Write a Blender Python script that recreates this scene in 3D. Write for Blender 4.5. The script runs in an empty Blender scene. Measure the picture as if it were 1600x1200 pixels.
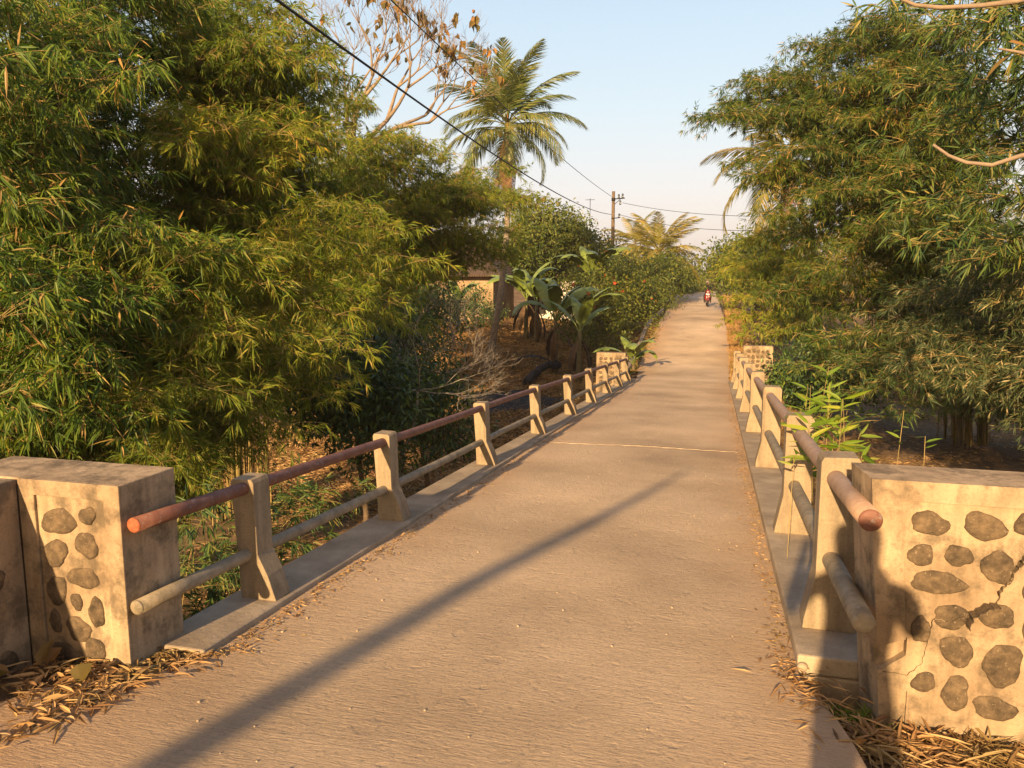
import bpy, bmesh, math, random
import numpy as np
from mathutils import Vector, Matrix
random.seed(7); rng = np.random.default_rng(7)
R = math.radians
sc = bpy.context.scene
COL = sc.collection

# ------------------------------------------------------------------ camera
CAMZ = 1.64; PITCH = math.atan(.138); YAW = R(14.83); F = 1200.0
cd = bpy.data.cameras.new('camera'); cam = bpy.data.objects.new('camera', cd); COL.objects.link(cam)
cam.location = (0, 0, CAMZ); cam.rotation_euler = (R(90) - PITCH, 0, YAW)
cd.sensor_width = 36; cd.lens = 36 * F / 1600; cd.clip_start = .05; cd.clip_end = 3000
sc.camera = cam
# ------------------------------------------------------------------ sky and sun
SUN_AZ = 6.6      # direction the light travels, degrees clockwise from +Y
SUN_EL = 17.5
w = bpy.data.worlds.new('World'); sc.world = w; w.use_nodes = True
nt = w.node_tree; nt.nodes.clear()
sky = nt.nodes.new('ShaderNodeTexSky'); sky.sky_type = 'NISHITA'; sky.sun_disc = False
sky.sun_elevation = R(SUN_EL); sky.sun_rotation = R(180 + SUN_AZ)
sky.air_density = 1.0; sky.dust_density = 3.2; sky.ozone_density = 1.0; sky.altitude = 50
hs = nt.nodes.new('ShaderNodeMix'); hs.data_type = 'RGBA'; hs.blend_type = 'MULTIPLY'; hs.inputs[0].default_value = 1
hs.inputs[7].default_value = (1.0, 1.0, .95, 1)
bg = nt.nodes.new('ShaderNodeBackground'); bg.inputs[1].default_value = .092
wo = nt.nodes.new('ShaderNodeOutputWorld')
# pale dusty evening haze of the real sky: pink near the horizon, milky blue above
tcw = nt.nodes.new('ShaderNodeTexCoord'); sxw = nt.nodes.new('ShaderNodeSeparateXYZ'); rw = nt.nodes.new('ShaderNodeValToRGB')
nt.links.new(tcw.outputs['Generated'], sxw.inputs[0]); nt.links.new(sxw.outputs[2], rw.inputs[0])
els = rw.color_ramp.elements; els[1].position = 1; els[1].color = (.6, 1.1, 2.3, 1)
for p_, c_ in ((0, (4.8, 3.8, 3.4)), (.10, (4.6, 4.0, 3.85)), (.20, (3.8, 4.1, 4.2)), (.36, (2.95, 3.75, 4.45)), (.7, (.9, 1.5, 2.8))):
    e_ = els[0] if p_ == 0 else els.new(p_); e_.color = (*c_, 1)
mxw = nt.nodes.new('ShaderNodeMix'); mxw.data_type = 'RGBA'; mxw.inputs[0].default_value = .72
nt.links.new(sky.outputs[0], hs.inputs[6]); nt.links.new(hs.outputs[2], mxw.inputs[6]); nt.links.new(rw.outputs[0], mxw.inputs[7])
# warm glow of the low sun in the sky behind the view point
dw = nt.nodes.new('ShaderNodeVectorMath'); dw.operation = 'DOT_PRODUCT'; dw.inputs[1].default_value = (-math.sin(R(SUN_AZ)), -math.cos(R(SUN_AZ)), .25)
nt.links.new(tcw.outputs['Generated'], dw.inputs[0])
mr_ = nt.nodes.new('ShaderNodeMapRange'); mr_.interpolation_type = 'SMOOTHSTEP'; mr_.inputs[1].default_value = .25; mr_.inputs[2].default_value = 1.0; mr_.inputs[4].default_value = .9; nt.links.new(dw.outputs['Value'], mr_.inputs[0])
mxg = nt.nodes.new('ShaderNodeMix'); mxg.data_type = 'RGBA'; mxg.inputs[7].default_value = (6.5, 4.2, 2.2, 1)
nt.links.new(mr_.outputs[0], mxg.inputs[0]); nt.links.new(mxw.outputs[2], mxg.inputs[6]); nt.links.new(mxg.outputs[2], bg.inputs[0]); nt.links.new(bg.outputs[0], wo.inputs[0])
ld = bpy.data.lights.new('sun', 'SUN'); ld.energy = 5.0; ld.angle = R(.6); ld.color = (1, .67, .34)
sun = bpy.data.objects.new('sun', ld); COL.objects.link(sun)
SUNV = Vector((math.sin(R(SUN_AZ)) * math.cos(R(SUN_EL)), math.cos(R(SUN_AZ)) * math.cos(R(SUN_EL)), -math.sin(R(SUN_EL))))
sun.rotation_euler = SUNV.to_track_quat('-Z', 'Y').to_euler(); sun.location = (-5, -20, 20)
vs = sc.view_settings; vs.view_transform = 'Standard'; vs.look = 'None'; vs.gamma = 1; vs.use_curve_mapping = False
vs.exposure = 1.3
sc.cycles.max_bounces = 6; sc.cycles.transparent_max_bounces = 8
sc.cycles.use_denoising = True

# ------------------------------------------------------------------ pixel of the 1600x1200 photo -> place in the world
fh = np.array([-math.sin(YAW), math.cos(YAW), 0]); rt = np.array([math.cos(YAW), math.sin(YAW), 0]); kz = np.array([0, 0, 1.])
ff = fh * math.cos(PITCH) - kz * math.sin(PITCH); uu = fh * math.sin(PITCH) + kz * math.cos(PITCH)
CP = np.array([0, 0, CAMZ])
def ray(x, y): return ff + (x - 800) / F * rt + (600 - y) / F * uu
def aty(x, y, Y): d = ray(x, y); return CP + d * (Y / d[1])
def atd(x, y, D): d = ray(x, y); return CP + d * (D / math.hypot(d[0], d[1]))
SL = .0631

# ------------------------------------------------------------------ helpers
def link(name, me, parent=None, mat=None):
    o = bpy.data.objects.new(name, me); COL.objects.link(o)
    if mat is not None:
        for m in (mat if isinstance(mat, (list, tuple)) else [mat]): me.materials.append(m)
    if parent is not None: o.parent = parent
    return o
def tag(o, label=None, cat=None, group=None, kind=None):
    if label: o['label'] = label
    if cat: o['category'] = cat
    if group: o['group'] = group
    if kind: o['kind'] = kind
    return o
def empty(name, loc=(0, 0, 0), rz=0):
    o = bpy.data.objects.new(name, None); COL.objects.link(o); o.location = loc; o.rotation_euler = (0, 0, rz)
    o.empty_display_size = .2; return o
def np_mesh(name, V, Fq, mi=None, smooth=False):
    """V (n,3), Fq (m,k) with constant k"""
    me = bpy.data.meshes.new(name); V = np.asarray(V, np.float32); Fq = np.asarray(Fq, np.int32)
    me.vertices.add(len(V)); me.vertices.foreach_set('co', V.ravel())
    m, k = Fq.shape
    me.loops.add(m * k); me.loops.foreach_set('vertex_index', Fq.ravel())
    me.polygons.add(m); me.polygons.foreach_set('loop_start', np.arange(0, m * k, k, dtype=np.int32))
    if mi is not None: me.polygons.foreach_set('material_index', np.asarray(mi, np.int32))
    me.polygons.foreach_set('use_smooth', np.full(m, smooth))
    me.update(calc_edges=True); return me
def bm_obj(name, bm, parent=None, mat=None, smooth=False, bevel=0, seg=2):
    me = bpy.data.meshes.new(name); bmesh.ops.recalc_face_normals(bm, faces=bm.faces[:]); bm.to_mesh(me); bm.free()
    if smooth:
        for p in me.polygons: p.use_smooth = True
    o = link(name, me, parent, mat)
    if bevel:
        b = o.modifiers.new('bevel', 'BEVEL'); b.width = bevel; b.segments = seg; b.limit_method = 'ANGLE'; b.angle_limit = R(35)
    return o
def box(bm, x0, x1, y0, y1, z0, z1, M=None, mi=0):
    vs_ = [bm.verts.new(Vector(c) if M is None else M @ Vector(c)) for c in
           [(x0, y0, z0), (x1, y0, z0), (x1, y1, z0), (x0, y1, z0), (x0, y0, z1), (x1, y0, z1), (x1, y1, z1), (x0, y1, z1)]]
    for f in [(0, 3, 2, 1), (4, 5, 6, 7), (0, 1, 5, 4), (1, 2, 6, 5), (2, 3, 7, 6), (3, 0, 4, 7)]:
        bm.faces.new([vs_[i] for i in f]).material_index = mi
    return vs_
def tube(bm, pts, rad, n=8, caps=True, mi=0, flat=1):
    pts = [Vector(p) for p in pts]
    if not hasattr(rad, '__len__'): rad = [rad] * len(pts)
    rings = []; prev = None
    for i, p in enumerate(pts):
        t = (pts[min(i + 1, len(pts) - 1)] - pts[max(i - 1, 0)]).normalized()
        if prev is None:
            a = Vector((0, 0, 1)) if abs(t.z) < .9 else Vector((1, 0, 0)); s = t.cross(a).normalized()
        else: s = (prev - t * prev.dot(t)).normalized()
        prev = s; b = t.cross(s)
        rings.append([bm.verts.new(p + (s * math.cos(2 * math.pi * j / n) + b * math.sin(2 * math.pi * j / n) * flat) * rad[i]) for j in range(n)])
    for a, b in zip(rings[:-1], rings[1:]):
        for j in range(n):
            f = bm.faces.new((a[j], a[(j + 1) % n], b[(j + 1) % n], b[j])); f.smooth = True; f.material_index = mi
    if caps:
        for rg, rev in ((rings[0], True), (rings[-1], False)):
            f = bm.faces.new(rg[::-1] if rev else rg); f.material_index = mi
    return rings
def sphere(bm, c, r, sub=2, mi=0, M=None):
    g = bmesh.ops.create_icosphere(bm, subdivisions=sub, radius=1)
    r = (r, r, r) if not hasattr(r, '__len__') else r
    for v in g['verts']:
        q = Vector((v.co.x * r[0], v.co.y * r[1], v.co.z * r[2]))
        if M is not None: q = M @ q
        v.co = q + Vector(c)
        for f in v.link_faces: f.smooth = True; f.material_index = mi
def tubes_np(paths, rads, n=3):
    """many thin tubes: paths (N,S,3), rads (N,S) -> V, F"""
    N, S, _ = paths.shape
    t = np.gradient(paths, axis=1); t /= np.linalg.norm(t, axis=2, keepdims=True) + 1e-9
    up = np.zeros_like(t); up[..., 2] = 1; vert = np.abs(t[..., 2]) > .95; up[vert] = (1, 0, 0)
    s = np.cross(t, up); s /= np.linalg.norm(s, axis=2, keepdims=True) + 1e-9; b = np.cross(t, s)
    an = np.arange(n) * 2 * np.pi / n
    V = paths[:, :, None, :] + rads[:, :, None, None] * (s[:, :, None, :] * np.cos(an)[None, None, :, None] + b[:, :, None, :] * np.sin(an)[None, None, :, None])
    idx = np.arange(N * S * n).reshape(N, S, n)
    a = idx[:, :-1, :]; c = idx[:, 1:, :]
    Fq = np.stack([a, np.roll(a, -1, 2), np.roll(c, -1, 2), c], -1).reshape(-1, 4)
    return V.reshape(-1, 3), Fq
def leaves_np(B, D, L, W, roll=None, droop=.15, fold=.18, six=False, waist=.4):
    """diamond leaves. B base, D direction, L length, W width -> V, F"""
    N = len(B); D = D / (np.linalg.norm(D, axis=1, keepdims=True) + 1e-9)
    rv = rng.normal(size=(N, 3)); rv[:, 2] += .25 if roll is None else roll; rv[:, 1] -= .5 if roll is None else 0
    s = np.cross(D, rv); s /= np.linalg.norm(s, axis=1, keepdims=True) + 1e-9; nn = np.cross(s, D)
    L = L[:, None]; W = W[:, None]; dz = np.array([0, 0, -1.])
    if not six:
        m = B + D * L * waist + dz * L * droop * .2
        V = np.stack([B, m + s * W / 2 + nn * W * fold, B + D * L + dz * L * droop, m - s * W / 2 + nn * W * fold], 1)
        i = np.arange(N)[:, None] * 4
        return V.reshape(-1, 3), i + np.array([[0, 1, 2, 3]])
    m1 = B + D * L * .25 + dz * L * droop * .1; m2 = B + D * L * .62 + dz * L * droop * .42; t = B + D * L + dz * L * droop
    V = np.stack([B, m1 + s * W / 2 + nn * W * fold, m2 + s * W * .42 + nn * W * fold, t, m2 - s * W * .42 + nn * W * fold, m1 - s * W / 2 + nn * W * fold, m1, m2], 1)
    i = np.arange(N)[:, None] * 8
    f = np.concatenate([i + np.array([[0, 1, 6, 5]]) * 1, i + np.array([[1, 2, 7, 6]]), i + np.array([[6, 7, 4, 5]]), i + np.array([[7, 2, 3, 4]])], 0)
    return V.reshape(-1, 3), f
def merge(parts):
    V = []; Fs = []; MI = []; o = 0
    for k, (v, f, m) in enumerate(parts):
        V.append(v); Fs.append(f + o); MI.append(np.full(len(f), m)); o += len(v)
    return np.concatenate(V), np.concatenate(Fs), np.concatenate(MI)
def nrm(v): return v / (np.linalg.norm(v, axis=-1, keepdims=True) + 1e-9)
def sstep(a, b, x): t = np.clip((x - a) / (b - a), 0, 1); return t * t * (3 - 2 * t)

# ------------------------------------------------------------------ materials
def newmat(name):
    m = bpy.data.materials.new(name); m.use_nodes = True; m.node_tree.nodes.clear(); return m, m.node_tree
def N(nt, t, **kw):
    n = nt.nodes.new('ShaderNode' + t)
    for k, v in kw.items(): setattr(n, k, v)
    return n
def ramp(nt, pts, interp='LINEAR'):
    n = N(nt, 'ValToRGB'); e = n.color_ramp.elements; n.color_ramp.interpolation = interp
    while len(e) < len(pts): e.new(.5)
    for el, (p, c) in zip(e, pts): el.position = p; el.color = (*c, 1) if hasattr(c, '__len__') else (c, c, c, 1)
    return n
def noise(nt, scale, detail=4, rough=.55, vec=None, dist=0):
    n = N(nt, 'TexNoise'); n.inputs['Scale'].default_value = scale; n.inputs['Detail'].default_value = detail
    n.inputs['Roughness'].default_value = rough; n.inputs['Distortion'].default_value = dist
    if vec is not None: nt.links.new(vec, n.inputs['Vector'])
    return n
def mixc(nt, fac, a, b, bt='MIX'):
    n = N(nt, 'Mix', data_type='RGBA', blend_type=bt)
    for s, v in ((0, fac), (6, a), (7, b)):
        if hasattr(v, 'is_linked'): nt.links.new(v, n.inputs[s])
        elif s == 0: n.inputs[0].default_value = v
        else: n.inputs[s].default_value = (*v, 1) if hasattr(v, '__len__') else (v, v, v, 1)
    return n.outputs[2]
def leaf_mat(name, cols, trans=.35, patch=1.0, rough=.5, tint=None):
    """cols: ramp over a per-leaf random value; patch scale of the slow variation"""
    m, t = newmat(name); g = N(t, 'NewGeometry')
    rp = ramp(t, cols); t.links.new(g.outputs['Random Per Island'], rp.inputs[0])
    nz = noise(t, patch, 2, .5, g.outputs['Position'])
    rr = ramp(t, [(.35, (.7, .78, .7)), (.5, (1, 1, 1)), (.68, tint or (1.3, 1.15, .8))]); t.links.new(nz.outputs[0], rr.inputs[0])
    c = mixc(t, 1.0, rp.outputs[0], rr.outputs[0], 'MULTIPLY')
    p = N(t, 'BsdfPrincipled'); p.inputs['Roughness'].default_value = rough; p.inputs['Specular IOR Level'].default_value = .35
    t.links.new(c, p.inputs['Base Color'])
    tr = N(t, 'BsdfTranslucent'); c2 = mixc(t, 1.0, c, (1.25, 1.3, .55), 'MULTIPLY'); t.links.new(c2, tr.inputs[0])
    mx = N(t, 'MixShader'); mx.inputs[0].default_value = trans
    t.links.new(p.outputs[0], mx.inputs[1]); t.links.new(tr.outputs[0], mx.inputs[2])
    o = N(t, 'OutputMaterial'); t.links.new(mx.outputs[0], o.inputs[0]); return m
def basic(name, col, rough=.7, var=.25, scale=6, bump=.0, bscale=30, metal=0, spec=.3, col2=None, obj=True, bdist=.02):
    m, t = newmat(name); tc = N(t, 'TexCoord'); v = tc.outputs['Object'] if obj else N(t, 'NewGeometry').outputs['Position']
    nz = noise(t, scale, 5, .6, v)
    c2 = col2 or tuple(x * (1 - var) for x in col)
    rp = ramp(t, [(.33, c2), (.66, col)]); t.links.new(nz.outputs[0], rp.inputs[0])
    p = N(t, 'BsdfPrincipled'); p.inputs['Roughness'].default_value = rough; p.inputs['Metallic'].default_value = metal
    p.inputs['Specular IOR Level'].default_value = spec
    t.links.new(rp.outputs[0], p.inputs['Base Color'])
    if bump:
        nb = noise(t, bscale, 6, .65, v); b = N(t, 'Bump'); b.inputs['Strength'].default_value = bump; b.inputs['Distance'].default_value = bdist
        t.links.new(nb.outputs[0], b.inputs['Height']); t.links.new(b.outputs[0], p.inputs['Normal'])
    o = N(t, 'OutputMaterial'); t.links.new(p.outputs[0], o.inputs[0]); return m

def concrete(name, base, stain, scale=3.0, streak=True, bump=.5, moss=.0):
    m, t = newmat(name); g = N(t, 'NewGeometry'); pos = g.outputs['Position']
    n1 = noise(t, scale, 8, .62, pos); r1 = ramp(t, [(.30, stain), (.48, tuple((a + b) / 2 for a, b in zip(base, stain))), (.62, base), (.85, tuple(min(1, a * 1.15) for a in base))])
    t.links.new(n1.outputs[0], r1.inputs[0])
    mp = N(t, 'Mapping'); mp.inputs['Scale'].default_value = (9, 9, .9); t.links.new(pos, mp.inputs[0])
    n2 = noise(t, 1.6, 5, .6, mp.outputs[0]); r2 = ramp(t, [(.36, .5), (.58, 1.0)]); t.links.new(n2.outputs[0], r2.inputs[0])
    c = mixc(t, .55 if streak else 0, r1.outputs[0], r2.outputs[0], 'MULTIPLY')
    n3 = noise(t, 70, 4, .7, pos); r3 = ramp(t, [(.32, .62), (.5, 1.0)]); t.links.new(n3.outputs[0], r3.inputs[0])
    c = mixc(t, .55, c, r3.outputs[0], 'MULTIPLY')
    if moss:
        n4 = noise(t, 5, 6, .7, pos); r4 = ramp(t, [(.49, 0), (.62, moss)]); t.links.new(n4.outputs[0], r4.inputs[0])
        c = mixc(t, r4.outputs[0], c, (.045, .04, .03))
    p = N(t, 'BsdfPrincipled'); p.inputs['Roughness'].default_value = .85; p.inputs['Specular IOR Level'].default_value = .2
    t.links.new(c, p.inputs['Base Color'])
    nb = noise(t, 24, 9, .7, pos); b = N(t, 'Bump'); b.inputs['Strength'].default_value = bump; b.inputs['Distance'].default_value = .012
    t.links.new(nb.outputs[0], b.inputs['Height']); t.links.new(b.outputs[0], p.inputs['Normal'])
    o = N(t, 'OutputMaterial'); t.links.new(p.outputs[0], o.inputs[0]); return m

M = {}
M['conc'] = concrete('concrete_plaster', (.42, .32, .21), (.23, .165, .105), 2.4, moss=.6)
M['post'] = concrete('concrete_post', (.38, .305, .205), (.22, .17, .115), 5, moss=.35)
M['kerb'] = concrete('concrete_kerb', (.40, .325, .235), (.24, .19, .135), 3, streak=False)
def stone_mat():
    m, t = newmat('river_stone'); g = N(t, 'NewGeometry'); pos = g.outputs['Position']
    n1 = noise(t, 16, 8, .7, pos); r1 = ramp(t, [(.3, (.045, .036, .026)), (.5, (.115, .085, .055)), (.68, (.20, .145, .09))]); t.links.new(n1.outputs[0], r1.inputs[0])
    n2 = noise(t, 60, 5, .75, pos); r2 = ramp(t, [(.60, 0), (.68, .8)]); t.links.new(n2.outputs[0], r2.inputs[0])
    c = mixc(t, r2.outputs[0], r1.outputs[0], (.33, .26, .18))
    p = N(t, 'BsdfPrincipled'); p.inputs['Roughness'].default_value = .85; p.inputs['Specular IOR Level'].default_value = .2; t.links.new(c, p.inputs['Base Color'])
    b = N(t, 'Bump'); b.inputs['Strength'].default_value = 1; b.inputs['Distance'].default_value = .012; n3 = noise(t, 45, 8, .75, pos); t.links.new(n3.outputs[0], b.inputs['Height']); t.links.new(b.outputs[0], p.inputs['Normal'])
    o = N(t, 'OutputMaterial'); t.links.new(p.outputs[0], o.inputs[0]); return m
M['stone'] = stone_mat()
M['stone_edge'] = basic('mortar_rim', (.42, .34, .24), .9, .3, 20, .5, 40)
def crackless(): pass
# road: broomed concrete
def road_mat():
    m, t = newmat('broomed_concrete'); g = N(t, 'NewGeometry'); pos = g.outputs['Position']
    n1 = noise(t, .55, 6, .6, pos); r1 = ramp(t, [(.28, (.33, .245, .16)), (.5, (.51, .385, .255)), (.72, (.66, .50, .335))]); t.links.new(n1.outputs[0], r1.inputs[0])
    mp = N(t, 'Mapping'); mp.inputs['Scale'].default_value = (2.2, 28, 1); t.links.new(pos, mp.inputs[0])
    n2 = noise(t, 1.7, 5, .62, mp.outputs[0], .5); r2 = ramp(t, [(.3, .72), (.55, 1.0)]); t.links.new(n2.outputs[0], r2.inputs[0])
    c = mixc(t, .4, r1.outputs[0], r2.outputs[0], 'MULTIPLY')
    n3 = noise(t, 55, 5, .7, pos); r3 = ramp(t, [(.34, .55), (.47, 1.0)]); t.links.new(n3.outputs[0], r3.inputs[0])
    c = mixc(t, .6, c, r3.outputs[0], 'MULTIPLY')
    # sandy dirt drifting in from the edges, worn into an uneven band
    sx = N(t, 'SeparateXYZ'); t.links.new(pos, sx.inputs[0])
    ab = N(t, 'Math', operation='ADD'); ab.inputs[1].default_value = .93; t.links.new(sx.outputs[0], ab.inputs[0])
    a2 = N(t, 'Math', operation='ABSOLUTE'); t.links.new(ab.outputs[0], a2.inputs[0])
    n5 = noise(t, 1.3, 5, .65, pos); a3 = N(t, 'Math', operation='MULTIPLY_ADD'); a3.inputs[1].default_value = 1.1; t.links.new(n5.outputs[0], a3.inputs[0]); t.links.new(a2.outputs[0], a3.inputs[2])
    r5 = ramp(t, [(.62, 0), (.98, .75)]); mr = N(t, 'MapRange'); mr.inputs[1].default_value = 0; mr.inputs[2].default_value = 2.2; t.links.new(a3.outputs[0], mr.inputs[0]); t.links.new(mr.outputs[0], r5.inputs[0])
    c = mixc(t, r5.outputs[0], c, (.44, .29, .17))
    p = N(t, 'BsdfPrincipled'); p.inputs['Roughness'].default_value = .8; p.inputs['Specular IOR Level'].default_value = .25
    t.links.new(c, p.inputs['Base Color'])
    # broom lines + pits
    mp2 = N(t, 'Mapping'); mp2.inputs['Scale'].default_value = (7.0, 46, 1); t.links.new(pos, mp2.inputs[0])
    nb = noise(t, 1.6, 6, .7, mp2.outputs[0], .6)
    nf = noise(t, 26, 7, .75, pos)
    n6 = noise(t, 9, 3, .5, pos); r6 = ramp(t, [(.30, 0), (.38, 1)]); t.links.new(n6.outputs[0], r6.inputs[0])
    h = N(t, 'Math', operation='MULTIPLY_ADD'); h.inputs[1].default_value = .8; t.links.new(nf.outputs[0], h.inputs[0]); t.links.new(nb.outputs[0], h.inputs[2])
    h2 = N(t, 'Math', operation='MULTIPLY_ADD'); h2.inputs[1].default_value = .35; t.links.new(r6.outputs[0], h2.inputs[0]); t.links.new(h.outputs[0], h2.inputs[2])
    b = N(t, 'Bump'); b.inputs['Strength'].default_value = .95; b.inputs['Distance'].default_value = .016
    t.links.new(h2.outputs[0], b.inputs['Height']); t.links.new(b.outputs[0], p.inputs['Normal'])
    o = N(t, 'OutputMaterial'); t.links.new(p.outputs[0], o.inputs[0]); return m
M['road'] = road_mat()
def ground_mat():
    m, t = newmat('dry_earth'); g = N(t, 'NewGeometry'); pos = g.outputs['Position']
    n1 = noise(t, .35, 6, .6, pos); r1 = ramp(t, [(.3, (.10, .065, .035)), (.5, (.19, .125, .07)), (.7, (.30, .20, .11))]); t.links.new(n1.outputs[0], r1.inputs[0])
    n2 = noise(t, 6, 8, .75, pos); r2 = ramp(t, [(.33, .4), (.6, 1.15)]); t.links.new(n2.outputs[0], r2.inputs[0])
    c = mixc(t, .8, r1.outputs[0], r2.outputs[0], 'MULTIPLY')
    p = N(t, 'BsdfPrincipled'); p.inputs['Roughness'].default_value = .95; p.inputs['Specular IOR Level'].default_value = .1
    t.links.new(c, p.inputs['Base Color'])
    nb = noise(t, 7, 9, .75, pos); b = N(t, 'Bump'); b.inputs['Strength'].default_value = .9; b.inputs['Distance'].default_value = .1
    t.links.new(nb.outputs[0], b.inputs['Height']); t.links.new(b.outputs[0], p.inputs['Normal'])
    o = N(t, 'OutputMaterial'); t.links.new(p.outputs[0], o.inputs[0]); return m
M['ground'] = ground_mat()
def rail_mat(name, c1, c2, c3, pos_rust=.5):
    m, t = newmat(name); g = N(t, 'NewGeometry'); pos = g.outputs['Position']
    n1 = noise(t, 9, 7, .7, pos); r1 = ramp(t, [(.3, c2), (.5, c1), (.7, c3)]); t.links.new(n1.outputs[0], r1.inputs[0])
    p = N(t, 'BsdfPrincipled'); p.inputs['Roughness'].default_value = .62; t.links.new(r1.outputs[0], p.inputs['Base Color'])
    n2 = noise(t, 30, 6, .75, pos); r2 = ramp(t, [(.56, 0), (.62, .85)]); t.links.new(n2.outputs[0], r2.inputs[0])
    cc = mixc(t, r2.outputs[0], r1.outputs[0], tuple(.5 * x + .09 for x in c3)); n4 = noise(t, 22, 6, .75, pos, 1.0); r4 = ramp(t, [(.30, .75), (.38, 0)]); t.links.new(n4.outputs[0], r4.inputs[0])
    cc = mixc(t, r4.outputs[0], cc, (.06, .04, .028)); t.links.new(cc, p.inputs['Base Color'])
    nb = noise(t, 60, 6, .7, pos); b = N(t, 'Bump'); b.inputs['Strength'].default_value = .5; b.inputs['Distance'].default_value = .005
    t.links.new(nb.outputs[0], b.inputs['Height']); t.links.new(b.outputs[0], p.inputs['Normal'])
    o = N(t, 'OutputMaterial'); t.links.new(p.outputs[0], o.inputs[0]); return m
M['red_rail'] = rail_mat('faded_red_paint', (.145, .055, .035), (.08, .035, .024), (.19, .095, .065))
M['grey_rail'] = rail_mat('weathered_rail', (.22, .18, .12), (.10, .085, .06), (.32, .27, .19))
M['pink_rail'] = rail_mat('worn_pink_paint', (.33, .22, .15), (.22, .13, .085), (.40, .29, .20))
M['pipe_end'] = basic('orange_pipe_end', (.42, .12, .055), .7, .5, 60, .5, 60)
M['culm'] = basic('bamboo_culm', (.20, .17, .045), .45, .5, 5, .1, 20, col2=(.07, .075, .025))
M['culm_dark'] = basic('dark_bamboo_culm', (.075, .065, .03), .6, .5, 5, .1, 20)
M['twig'] = basic('bamboo_twig', (.34, .25, .09), .6, .4, 4, obj=False)
M['bark'] = basic('bark', (.16, .115, .075), .9, .5, 8, .8, 22, bdist=.03)
M['bark_pale'] = basic('pale_bark', (.28, .215, .155), .85, .4, 8, .5, 22)
M['grey_bark'] = basic('grey_dead_bark', (.30, .27, .23), .9, .3, 8)
M['palm_bark'] = basic('palm_bark', (.27, .22, .17), .9, .45, 9, .8, 30)
G1, G2, G3 = (.042, .088, .015), (.095, .165, .018), (.180, .240, .028)
STRAW = (.42, .27, .11)
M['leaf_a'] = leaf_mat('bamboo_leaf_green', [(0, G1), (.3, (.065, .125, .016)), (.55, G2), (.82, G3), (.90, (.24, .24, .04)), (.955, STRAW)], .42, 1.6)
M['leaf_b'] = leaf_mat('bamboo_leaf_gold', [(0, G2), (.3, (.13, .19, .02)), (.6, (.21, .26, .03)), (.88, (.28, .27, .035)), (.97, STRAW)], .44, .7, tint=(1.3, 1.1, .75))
M['leaf_r'] = leaf_mat('bamboo_leaf_shade_tone', [(0, (.018, .045, .010)), (.35, (.04, .085, .012)), (.7, (.09, .135, .018)), (.92, (.17, .18, .03)), (.98, STRAW)], .34, .5, tint=(1.35, 1.15, .7))  # greener leaf for the right bamboo, its shade darkened into the colour
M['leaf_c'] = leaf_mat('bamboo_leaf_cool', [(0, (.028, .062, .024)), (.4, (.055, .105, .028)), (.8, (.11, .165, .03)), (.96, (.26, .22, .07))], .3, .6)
M['leaf_y'] = leaf_mat('bamboo_leaf_yellow', [(0, G2), (.3, (.14, .19, .02)), (.6, (.22, .26, .03)), (.85, (.30, .29, .035)), (.96, (.38, .28, .07))], .45, .5)
M['leaf_g'] = leaf_mat('bamboo_leaf_greyish', [(0, (.03, .055, .022)), (.5, (.07, .105, .04)), (.85, (.14, .16, .07)), (.96, (.4, .32, .18))], .25, .8, tint=(1.15, 1.1, .9))
M['leaf_d'] = leaf_mat('broad_leaf_dark', [(0, (.024, .055, .026)), (.6, (.042, .09, .03)), (.92, (.12, .18, .035))], .22, .8, .38)
M['leaf_t'] = leaf_mat('broad_leaf_tree', [(0, (.04, .07, .014)), (.5, (.09, .125, .02)), (.9, (.17, .18, .03))], .32, .35)
M['leaf_far'] = leaf_mat('far_leaf', [(0, (.06, .075, .03)), (.6, (.12, .12, .045)), (.95, (.22, .17, .08))], .25, .2)
M['teak_leaf'] = leaf_mat('teak_leaf', [(0, (.08, .075, .02)), (.45, (.17, .12, .035)), (.8, (.27, .15, .05)), (1, (.33, .17, .06))], .35, 1.5, .65)
M['palm_leaf'] = leaf_mat('palm_leaf', [(0, (.10, .14, .045)), (.5, (.18, .21, .065)), (.9, (.30, .29, .11))], .3, .5, .4)
M['palm_leaf_gold'] = leaf_mat('palm_leaf_gold', [(0, (.14, .15, .035)), (.5, (.27, .24, .045)), (.9, (.42, .30, .06))], .35, .5, .4)
M['palm_dead'] = leaf_mat('palm_leaf_dead', [(0, (.16, .09, .045)), (.6, (.28, .16, .08)), (1, (.4, .24, .12))], .25, .5, .8)
M['banana_leaf'] = basic('banana_leaf', (.17, .23, .04), .42, .4, 2.5, .2, 20, spec=.5)
M['banana_dead'] = basic('banana_dead_leaf', (.12, .075, .04), .9, .6, 6, .6, 20)
M['banana_stem'] = basic('banana_stem', (.14, .14, .05), .6, .55, 5, .2, 20, col2=(.09, .055, .03))
M['dry'] = leaf_mat('dry_leaf', [(0, (.16, .085, .035)), (.4, (.34, .20, .085)), (.75, (.44, .28, .12)), (1, (.50, .34, .17))], .15, 3, .7, tint=(1.05, 1, .95))
M['drygrass'] = leaf_mat('dry_grass', [(0, (.22, .12, .045)), (.5, (.38, .22, .08)), (1, (.50, .32, .13))], .25, .6, .8, tint=(1.05, 1, .95))
M['grass'] = leaf_mat('green_grass', [(0, G2), (.6, G3), (.9, (.28, .22, .06))], .3, 1.2)
M['flower'] = basic('red_petal', (.42, .07, .03), .6, .2)
M['wall_or'] = basic('orange_plaster', (.36, .25, .155), .9, .55, 1.0, .2, 12, obj=False)
M['wall_wh'] = basic('white_plaster', (.62, .60, .55), .9, .25, 1.0, .2, 12, obj=False)
M['wood'] = basic('dark_wood', (.09, .055, .035), .8, .4, 4, .2)
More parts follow.
